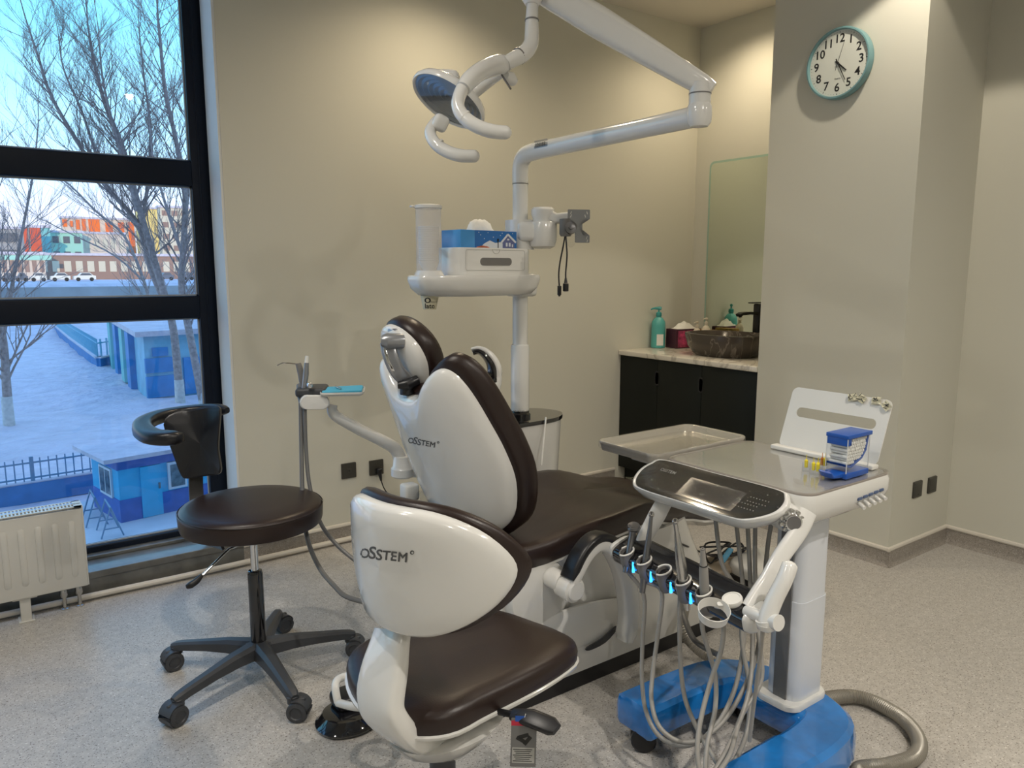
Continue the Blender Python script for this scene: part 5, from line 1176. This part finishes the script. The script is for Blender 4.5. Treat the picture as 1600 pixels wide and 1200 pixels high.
# white rest with a long slot
t2 = thing('document_rest', (2.31, 1.38, ZD), 'white leaning panel with a long slot standing at the back of the cart', 'stand')
eb = V((2.290, 1.385, ZD+.012)); ey = V((.075, 0, .205)).normalized()
mp = frame(eb+ey*.108, (0, -1, 0), ey)
s_ = 1 if (mp(0, 0, 1)-mp(0, 0, 0)).x < 0 else -1
ol = rrect(.355, .215, .022, 7); il = rrect(.285, .034, .0168, 7, 0, .022)
obj('panel', M().plate(ol, il, lambda a, b, c: mp(a, b, s_*c), -.004), 'matte', t2)
obj('lower_lip', M().rb(2.262, 2.30, 1.205, 1.575, ZD+.003, ZD+.018, .004), 'matte', t2)
random.seed(5)
for i, (a, rr_) in enumerate(((.048, .3), (.078, -.5), (.128, .1), (.164, -.7))):
    tp_ = thing('paper_scrap', tuple(mp(a, .10, 0)), ['small crumpled printed wrapper on the rest edge, leftmost of four', 'small crumpled printed wrapper, second from the left on the rest edge', 'flat printed wrapper, third from the left on the rest edge', 'small printed wrapper curled over the right corner of the rest'][i], 'wrapper', 'printed wrappers on the rest edge')
    mq = lambda u, v_, c: mp(a+u*math.cos(rr_)-v_*math.sin(rr_), .098-(a>.15)*.012+u*math.sin(rr_)+v_*math.cos(rr_), s_*(.004+c))
    g = M(); gx = 6
    for p_ in range(gx):
        for q_ in range(gx): g.v.append(mq((p_/(gx-1)-.5)*.030, (q_/(gx-1)-.5)*.024, .003+random.uniform(-.0025, .004)))
    g.f = [[p_*gx+q_, p_*gx+q_+1, (p_+1)*gx+q_+1, (p_+1)*gx+q_] for p_ in range(gx-1) for q_ in range(gx-1)]
    pap = obj('wrapper', g, 'cork', tp_, ang=15)
    g2 = M()
    for b_ in range(5):
        u, v_, an = random.uniform(-.010, .010), random.uniform(-.008, .008), random.uniform(0, 3)
        g2.loft([[mq(u+(du_x*math.cos(an)-dv_*math.sin(an)), v_+(du_x*math.sin(an)+dv_*math.cos(an)), .0085) for du_x, dv_ in ((-.006, -.0011), (.006, -.0011), (.006, .0011), (-.006, .0011))]], (False, True))
    obj('print_marks', g2, 'ink', tp_)
# corrugated hoses
def corr(pts, r, mt, lb, cat, step=.007):
    pp_, _ = catmull([V(p) for p in pts], [1]*len(pts), 14)
    L = [0]
    for a, b in zip(pp_, pp_[1:]): L.append(L[-1]+(b-a).length)
    out = []; rr_ = []; N = int(L[-1]/(step/2)); j = 0
    for i in range(N):
        s0 = L[-1]*i/N
        while L[j+1] < s0: j += 1
        u = (s0-L[j])/(L[j+1]-L[j]); out.append(pp_[j].lerp(pp_[j+1], u)); rr_.append(r if i % 2 else r*.90)
    t = obj('corrugated_hose', M().tube(out, rr_, 14), mt); tag(t, lb, cat)
corr([V((2.02, 1.37, .06)), V((2.13, 1.37, .05)), at(1330, 1088, Z=.028), at(1395, 1112, Z=.028), at(1432, 1148, Z=.028), at(1432, 1180, Z=.028), at(1390, 1196, Z=.028), at(1340, 1206, Z=.028), (2.0, .93, .03)], .024, 'corr', 'grey corrugated hose looping on the floor behind the blue cart base', 'hose')
corr([V((2.30, 1.95, .20)), at(1066, 980, Z=.12), at(1080, 1005, Z=.06), at(1110, 1028, Z=.03), V((2.25, 1.62, .03)), V((2.15, 1.50, .05))], .020, 'corr', 'short grey corrugated hose between the chair base and the cart', 'hose')
hose('supply_hose', [(1063, 930, 2.9), (1068, 960, 2.8), (1085, 1000, 2.7), (1120, 1022, 2.62)], .010, 'hosed', 'dark grey hose running down beside the chair base', 'hose')
# white floor box behind the cart and tangle of leads
p = at(1195, 925, Z=0)
t2 = thing('pedestal_box', (2.95, 1.98, 0), 'rounded white floor box with a dark band behind the cart column', 'floor box')
obj('box_shell', M().loft([ringxy(2.72, 3.10, 1.80, 2.14, z_, 3, 40) for z_ in (.0, .02, .17)]+[ringxy(2.735, 3.085, 1.815, 2.125, .185, 3, 40)]), 'white', t2, ang=50)
obj('band', M().loft([ringxy(2.715, 2.80, 1.90, 2.10, z_, 3, 30) for z_ in (.0, .14)]), 'black', t2)
random.seed(9)
pts = [at(1060, 848, D=3.0)]
cen = at(1120, 862, Z=.19)
for i in range(16): pts.append(cen+V((random.uniform(-.14, .14), random.uniform(-.08, .08), random.uniform(-.03, .05))))
t2 = obj('cable_tangle', M().tube(pts, .0045, 8, 6), 'black'); tag(t2, 'tangle of black leads lying behind the instrument bar', 'cable')
bk = at(1118, 890, Z=.12)
t2 = obj('carton_underlay', M().rbox((2.72, 2.15, .10), (.55, .16, .12), .008, rot(-.1)), mat('carton_tan', (.40, .33, .25), .6, vary=.2, vscale=12)); tag(t2, 'flat tan carton on the floor under the black leads', 'carton')
t2 = obj('blue_strap', M().tube([at(1128, 878, D=2.95), at(1142, 858, D=3.0)], .012, 10, flat=.5), mat('strap_blue', (.03, .22, .40), .5)); tag(t2, 'short blue sleeve lying on the carton by the leads', 'sleeve')

# ================================================================ OUTSIDE
G = -6.0
# snow ground with a rise to the far road
g = M(); NX, NY = 90, 110
ys_ = [5+(j/NY)**2.2*395 for j in range(NY+1)]
def gz(x, y):
    n_ = .10*math.sin(x*.7+y*.31)+.08*math.sin(y*.9-x*.23)+.05*math.sin(x*1.9+1.3*y)
    base = G+n_*min(1, max(0, (y-27)/6))
    if y > 100: u = min(1, (y-100)/18); base += (2.4)*u*u*(3-2*u)
    if y > 118: base = G+2.4+n_*.3
    if y > 124: base = G+5.4
    return base
for j in range(NY+1):
    for i in range(NX+1):
        x = (i/NX-.35)*(60+ys_[j]*1.6); g.v.append(V((x, ys_[j], gz(x, ys_[j]))))
g.f = [[j*(NX+1)+i, j*(NX+1)+i+1, (j+1)*(NX+1)+i+1, (j+1)*(NX+1)+i] for j in range(NY) for i in range(NX)]
k_ = obj('snow_ground', g, 'snow', None, kind='structure', ang=180)
emb = M().bx(-60, 160, 121, 124.5, G+1, G+5.0); t2 = struct('embankment_wall', emb, 'stone')
yd = struct('icy_yard', M().bx(-12, 30, 5, 27.3, G-.2, G+.09), 'ice')
# iron fence on a low blue wall
f0 = at(0, 793, Z=G); f1 = at(170, 764, Z=G); fd = (f1-f0).normalized()
t2 = thing('iron_fence', tuple(f0), 'blue-grey iron picket fence on a low blue wall beyond the yard', 'fence')
k = (f0-CO).dot(Fv)/FPX
hb = at(0, 761, D=(f0-CO).dot(Fv)).z; htop = at(0, 723, D=(f0-CO).dot(Fv)).z; hr0 = at(0, 755, D=(f0-CO).dot(Fv)).z
Z0 = f0.z; bw = (hb-Z0); Lf = (f1-f0).length+.5; ang_f = math.atan2(fd.y, fd.x); mr = rot(ang_f)
s_off = -6
mid = f0+fd*((Lf+s_off)/2)
obj('low_wall', M().box(mid+V((0, 0, bw/2)), (Lf-s_off, .22, bw), mr), 'wallblue', t2)
cap = obj('snow_cap', M().rbox(mid+V((0, 0, bw+.03)), (Lf-s_off, .26, .06), .02, mr), 'snow', t2)
for z_ in (bw+.16, bw+.16+(htop-hr0)*.78): obj('rail', M().box(mid+V((0, 0, z_)), (Lf-s_off, .05, .05), mr), 'iron', t2)
s_ = s_off; i = 0
while s_ < Lf:
    p = f0+fd*s_
    if i % 12 == 5: obj('post', M().box(p+V((0, 0, bw+(htop-hb)*.56)), (.11, .11, (htop-hb)*1.12), mr), 'iron', t2)
    else: obj('picket', M().box(p+V((0, 0, bw+.08+(htop-hb)*.46)), (.035, .035, (htop-hb)*.96), mr), 'iron', t2)
    s_ += .24; i += 1
# guard hut
c0 = at(190, 822, Z=G); hx = at(300, 797, Z=G)-c0; hx.normalize(); hl = at(171, 785, Z=G)-c0; hw = hl.length*1.0; hl.normalize()
dk = (c0-CO).dot(Fv); hz_ = at(190, 716, D=dk).z-G
t2 = thing('guard_hut', tuple(c0), 'small two-tone blue guard hut with a snowy flat roof in the yard', 'hut')
HW, HD = 3.9, 2.3
hyv = V((0, 0, 1)).cross(hx)
if hyv.y < 0: hyv = -hyv
def hb_(a0, a1, d0, d1, z0, z1, m=None):
    m = m or M(); pts = [c0+hx*a+hyv*d+V((0, 0, z)) for z in (z0, z1) for a, d in ((a0, d0), (a1, d0), (a1, d1), (a0, d1))]
    return m.add(pts, [[3, 2, 1, 0], [4, 5, 6, 7], [0, 1, 5, 4], [1, 2, 6, 5], [2, 3, 7, 6], [3, 0, 4, 7]])
zb1, zb2 = at(190, 781, D=dk).z-G, at(190, 732, D=dk).z-G
obj('lower_wall', hb_(0, HW, 0, HD, .02, zb1), 'hutb', t2)
obj('wall', hb_(.02, HW-.02, .02, HD, zb1, zb2), 'hutl', t2)
obj('fascia', hb_(-.02, HW, -.02, HD, zb2, hz_), 'hutb', t2)
obj('roof_snow', hb_(-.42, HW+.2, -.25, HD+.2, hz_, hz_+.12), 'snow', t2)
obj('plinth', hb_(-.03, HW+.03, -.06, HD, -.3, .04), 'hutw', t2)
wa = (at(254, 745, Y=c0.y)-c0).x; wb = (at(280, 745, Y=c0.y)-c0).x
w0, w1 = at(190, 772, D=dk).z-G, at(190, 727, D=dk).z-G
wa, wb = 1.42, 1.98
wnd = obj('window', hb_(wa, wb, -.06, .03, zb1+.05, zb2-.02), 'hutw', t2); obj('pane', hb_(wa+.07, wb-.07, -.07, -.055, zb1+.12, zb2-.10), 'hutg', wnd)
wnd = obj('window', hb_(-.04, .03, .5, 1.5, zb1-.02, zb2-.05), 'hutw', t2); obj('pane', hb_(-.05, -.035, .58, .96, zb1+.06, zb2-.12), 'hutg', wnd); obj('pane', hb_(-.05, -.035, 1.04, 1.42, zb1+.06, zb2-.12), 'hutg', wnd)
dr = obj('door', hb_(.62, 1.22, -.03, .03, .1, zb2-.02), 'hutl', t2); obj('door_handle', hb_(1.12, 1.17, -.07, -.02, .92, 1.1), 'hutg', dr)
# trestles
for i, (px, py) in enumerate(((148, 815), (172, 832))):
    p = at(px, py, Z=G+.1)
    lb = ['thin metal A-frame trestle in the yard, the farther one', 'thin metal A-frame trestle in the yard, the one beside the hut corner'][i]
    t2 = thing('trestle', tuple(p), lb, 'trestle', 'trestles beside the hut')
    for dy in (-.45, .45):
        o = p+V((0, dy, 0))
        for sgn_ in (-1, 1): obj('leg', M().tube([o+V((sgn_*.28, 0, 0)), o+V((0, 0, .85))], .022, 6), 'iron', t2)
        obj('cross_bar', M().tube([o+V((-.2, 0, .25)), o+V((.2, 0, .25))], .02, 6), 'iron', t2)
    obj('top_bar', M().tube([p+V((0, -.5, .85)), p+V((0, .5, .85))], .025, 6), 'iron', t2)
# blue low wall with pickets, mid distance
wpx = [(60, 500), (80, 512), (112, 541), (155, 575), (174, 571)]
wp = [at(x, y, Z=G) for x, y in wpx]
t2 = thing('boundary_wall', tuple(wp[2]), 'low blue wall with a light picket railing crossing the snow', 'wall')
for a, b in zip(wp, wp[1:]):
    d = b-a; m = rot(math.atan2(d.y, d.x)); c = (a+b)/2
    obj('wall_section', M().box(c+V((0, 0, .30)), (d.length, .3, .9), m), 'wallblue', t2)
    obj('snow_cap', M().box(c+V((0, 0, .80)), (d.length, .45, .12), m), 'snow', t2)
    n_ = min(60, int(d.length/.7))
    for i in range(n_):
        obj('picket', M().box(a+d*(i+.5)/n_+V((0, 0, 1.5)), (.10, .10, 1.4), m), 'shedt', t2)
    obj('rail', M().box(c+V((0, 0, 1.9)), (d.length, .08, .10), m), 'shedt', t2)
# blue shed
c1 = at(231, 625, Z=G); c2 = at(180, 572, Z=G); c3 = at(345, 612, Z=G)
dk2 = (c1-CO).dot(Fv); hs = at(231, 520, D=dk2).z-G
t2 = thing('blue_shed', tuple((c1+c3)/2), 'long blue and teal shed with pilasters behind the far trees', 'shed')
def quad_block(a, b, depth, z0, z1, m=None):
    m = m or M(); d = (b-a).normalized(); nn = V((-d.y, d.x, 0))*depth
    pts = [V((p.x, p.y, G+z)) for z in (z0, z1) for p in (a, b, b+nn, a+nn)]
    return m.add(pts, [[3, 2, 1, 0], [4, 5, 6, 7], [0, 1, 5, 4], [1, 2, 6, 5], [2, 3, 7, 6], [3, 0, 4, 7]])
e_ = c3+(c3-c1)*1.2
def para(a, b, vec, z0, z1):
    pts = [V((p.x, p.y, G+z)) for z in (z0, z1) for p in (a, b, b+vec, a+vec)]
    return M().add(pts, [[3, 2, 1, 0], [4, 5, 6, 7], [0, 1, 5, 4], [1, 2, 6, 5], [2, 3, 7, 6], [3, 0, 4, 7]])
obj('front_wall', para(c1, e_, c2-c1, 0, hs*.96), 'shedt', t2)
dv = (c3-c1); 
for u0, u1, z0, z1 in ((.0, .42, .1, 1.35), (.0, .42, 1.55, 2.4), (.5, 1.4, .1, 2.3), (.1, .3, 2.5, 3.0)):
    obj('panel', quad_block(c1+dv*u0+V((0, -.12, 0)), c1+dv*u1+V((0, -.12, 0)), .2, z0, z1), 'shedb', t2)
dv2 = c2-c1
PS = .35
for i, u in enumerate((.25, .45, .68, .9)):
    a = c1+dv2*u; obj('pilaster', quad_block(a, a+dv2*.10, PS, 0, hs*.93), 'bteal' if i % 2 else 'shedb', t2)
of_ = V((-.5, -.5, 0)); obj('roof_snow', para(c1+of_, e_+V((.5, -.5, 0)), (c2-c1)*1.02, hs*.96, hs*.96+.3), 'snow', t2)
# far blocks
def block(name, lb, x0, x1, yt, yb, Y, mt, rows=0, cols=0, depth=12, wm='bwin', stripes=()):
    a = at(x0, yb, Y=Y); b = at(x1, yb, Y=Y); top = at((x0+x1)/2, yt, Y=Y).z; bot = G+5.4
    t2 = thing(name, ((a.x+b.x)/2, Y, bot), lb, 'building', 'far coloured buildings')
    obj('wall', M().bx(a.x, b.x, Y, Y+depth, bot-.5, top), mt, t2)
    obj('roof', M().bx(a.x-.3, b.x+.3, Y-.3, Y+depth, top, top+.5), 'snow', t2)
    w_ = b.x-a.x; h_ = top-bot
    for u0, u1, v0, v1, m_ in stripes: obj('panel', M().bx(a.x+w_*u0, a.x+w_*u1, Y-.25, Y, bot+h_*v0, bot+h_*v1), m_, t2)
    for r_ in range(rows):
        for c_ in range(cols):
            cx_ = a.x+w_*(c_+.5)/cols; cz_ = bot+h_*(r_+.55)/rows
            obj('window', M().bx(cx_-w_/cols*.3, cx_+w_/cols*.3, Y-.12, Y+.1, cz_-h_/rows*.22, cz_+h_/rows*.22), wm, t2)
    return t2
block('apartment_block', 'grey block with dark window bands at the far left beyond the trees', -8, 42, 358, 425, 184, 'bgrey', 3, 1, 3, stripes=((.1, .75, .42, .56, 'bwin'), (.1, .75, .75, .88, 'bwin')))
block('apartment_block', 'red panelled block right of the grey one, far beyond the trees', 41, 70, 356, 425, 178, 'bgrey', 0, 0, 3, stripes=((.05, .25, .3, 1, 'bred'), (.38, .95, .55, 1, 'bred'), (.3, .9, .32, .5, 'hutl')))
block('apartment_block', 'narrow teal block beside the red panelled one', 68, 84, 356, 425, 190, 'bteal', depth=4)
block('apartment_block', 'pale green block with dark window lines, centre of the far row', 83, 133, 364, 425, 196, 'bgreen', 3, 3, 4)
block('apartment_block', 'long cream block with orange panels high above the green one', 104, 216, 343, 425, 222, 'bcream', 0, 0, 4, stripes=((.0, .06, .86, .98, 'borange'), (.1, .14, .86, .96, 'borange'), (.18, .23, .82, .98, 'borange'), (.26, .31, .8, 1, 'borange'), (.35, .50, .70, 1, 'borange'), (.58, .68, .75, .95, 'borange'), (.76, .84, .62, .96, 'borange'), (.9, .98, .4, .97, 'borange')))
block('apartment_block', 'low cream block with an arched roof line in front of the orange panels', 134, 200, 366, 425, 203, 'bcream', 2, 5, 4, wm='bbeige')
block('apartment_block', 'tall yellow tower, left of the two towers at the right', 222, 258, 327, 425, 210, 'byellow', 0, 0, 4, stripes=((.0, .25, .1, 1, 'bbeige'),))
block('apartment_block', 'tall beige tower with rows of windows by the window frame', 256, 330, 326, 425, 202, 'bbeige', 6, 5, 3, wm='bbrown')
block('low_shop_row', 'long low brown shop row behind the parked cars', 60, 330, 400, 425, 172, 'bbrown', 1, 16, 3, 'bbeige')
block('market_canopy_hall', 'low hall with a pale flat canopy behind the parked cars', 2, 72, 398, 425, 164, 'bcream', 1, 6, 3, 'bbrown', stripes=((-.0, 1.15, .80, .98, 'bgreen'),))
def car(x0, x1, yb, mt, lb):
    Y = 150; a = at(x0, yb, Y=Y); b = at(x1, yb, Y=Y); z_ = G+5.4; L_ = b.x-a.x
    t2 = thing('parked_car', ((a.x+b.x)/2, Y, z_), lb, 'car', 'cars parked along the far road')
    obj('car_body', M().loft([[V((a.x+L_*u, y, z_+h_)) for u, h_ in ((0, .3), (.02, .85), (.22, .95), (.36, 1.45), (.74, 1.45), (.88, 1.0), (1, .9), (1, .3))] for y in (Y, Y+1.8)]), mt, t2)
    obj('car_windows', M().loft([[V((a.x+L_*u, y, z_+h_)) for u, h_ in ((.27, .98), (.38, 1.38), (.72, 1.38), (.84, 1.0))] for y in (Y-.03, Y+1.83)]), 'bwin', t2)
    for u in (.2, .8): obj('wheel', M().lathe([(.33, -.05), (.33, .2), (.01, .2)], (a.x+L_*u, Y, z_+.33), (0, 1, 0), 14), 'black', t2)
for x0, x1, m_, lb in ((3, 21, 'cardark', 'dark parked car at the far left of the road'), (24, 44, 'cardark', 'second dark parked car along the far road'), (47, 73, 'carwhite', 'pale parked car left of the white van row'), (79, 110, 'carwhite', 'long pale parked van in the middle of the road'), (115, 150, 'carwhite', 'tan parked car right of the long pale van'), (249, 272, 'cardark', 'dark parked car beside the yellow tower'), (285, 303, 'cardark', 'dark parked car near the window jamb')):
    car(x0, x1, 432, m_, lb)
# bare trees
random.seed(21)
def grow(m, mt_, p, d, L, r, depth, spread=.5, upw=.15):
    k_ = 3; q = p.copy(); pts = [q.copy()]
    for i in range(k_):
        d = (d+V((random.uniform(-1, 1), random.uniform(-1, 1), random.uniform(-.6, 1)))*.13+V((0, 0, upw*.3))).normalized(); q = q+d*L/k_; pts.append(q.copy())
    m.tube(pts, [r*(1-.45*i/k_) for i in range(k_+1)], 3 if depth < 3 else 5, cap=False)
    if depth <= 0: return
    nb_ = 4 if depth > 1 else 5
    for i in range(nb_):
        u = .3+.7*(i+1)/nb_; idx = min(k_-1, int(u*k_)); a = pts[idx].lerp(pts[idx+1], min(1, u*k_-idx))
        ax_ = V((random.uniform(-1, 1), random.uniform(-1, 1), random.uniform(-.3, .3))).normalized()
        nd = (d+ax_*spread*random.uniform(.7, 1.5)+V((0, 0, upw))).normalized()
        grow(m, mt_, a, nd, L*random.uniform(.5, .75), r*.50, depth-1, spread, upw)
def tree(lb, base, stems, r0, Yd, white=1.3, tl=2.4, dmax=3, low=True):
    t2 = thing('bare_tree', tuple(base), lb, 'tree', 'bare winter trees in the snowy yard')
    br = M(); tk_ = M()
    for pts, r in stems:
        P, R_ = catmull(pts, [r*(1-.75*i/(len(pts)-1)) for i in range(len(pts))], 4)
        tk_.tube(P, R_, 8, cap=False)
        n = len(P)
        for i in range(int(n*.16) if low else int(n*.34), n):
            for _ in range(2):
                d = (P[min(i+1, n-1)]-P[i-1]).normalized()
                ax_ = V((random.uniform(-1, 1), random.uniform(-1, 1), random.uniform(-.2, .4))).normalized()
                grow(br, None, P[i], (d*.7+ax_*.75).normalized(), tl*random.uniform(.6, 1.15)*(1-.35*i/n), max(.016, R_[i]*.34), dmax-(1 if random.random() < .35 else 0), .55, .14)
        d = (P[-1]-P[-2]).normalized(); grow(br, None, P[-1], d, tl*.8, R_[-1], 2, .35, .2)
    obj('trunk', tk_, 'bark', t2, ang=180)
    if white: obj('whitewashed_foot', M().tube([base+V((0, 0, -.1)), base+V((0, 0, white))], [stems[0][1]*1.16, stems[0][1]*1.05], 14), 'barkw', t2)
    b_ = obj('branches', br, 'bark', t2, ang=180); b_['kind'] = 'stuff'
bt_ = at(15, 668, Z=G); DY = bt_.y
pxs = lambda l, Y: [at(x, y, Y=Y) for x, y in l]
tree('bare tree with a whitewashed foot at the left edge of the window', bt_, [(pxs([(15, 668), (10, 600), (6, 540), (-2, 480), (-8, 400), (-20, 300), (-24, 200)], DY), .22), (pxs([(6, 520), (20, 440), (35, 360), (52, 270), (60, 190)], DY+.5), .10), (pxs([(4, 560), (-25, 480), (-50, 380), (-60, 280)], DY+.5), .11)], .22, DY, 1.5, 2.6, 2)
b2 = at(282, 632, Z=G); Y2 = b2.y
tree('leaning bare tree with several tall stems, middle of the window', b2, [(pxs([(282, 632), (276, 560), (268, 500), (245, 420), (222, 340), (205, 280), (190, 225), (165, 165), (150, 110), (140, 60)], Y2), .24), (pxs([(262, 480), (235, 420), (215, 350), (165, 290), (120, 220), (80, 150), (60, 90), (45, 45)], Y2+1.0), .17), (pxs([(215, 330), (195, 260), (175, 190), (160, 120), (155, 60)], Y2-.6), .11), (pxs([(222, 345), (232, 280), (235, 200), (225, 120), (217, 45)], Y2+.8), .11), (pxs([(165, 290), (130, 180), (100, 110), (92, 60)], Y2+.4), .08)], .42, Y2, 1.4, 2.5, 3, low=False)
b3 = at(322, 640, Z=G)
b3 = at(318, 634, Z=G); Y3 = b3.y
tree('bare tree nearest the window jamb with upright stems', b3, [(pxs([(318, 634), (300, 540), (284, 450), (287, 380), (289, 300), (275, 220), (258, 140), (250, 60), (246, 20)], Y3), .22), (pxs([(287, 350), (298, 260), (305, 180), (296, 90), (290, 40)], Y3+.6), .13), (pxs([(286, 400), (262, 330), (240, 250), (232, 170)], Y3-.5), .10)], .35, Y3, 1.3, 3.0, 2)
b4 = at(100, 470, Z=G+.4); b4 = at(245, 560, Z=G); Y4 = b4.y
tree('thin bare tree standing behind the leaning one', b4, [(pxs([(245, 560), (240, 500), (225, 440), (195, 370), (150, 330), (110, 290), (70, 260)], Y4), .17), (pxs([(225, 440), (180, 400), (120, 370), (60, 340)], Y4), .09)], .3, Y4, 0, 3.0, 2)
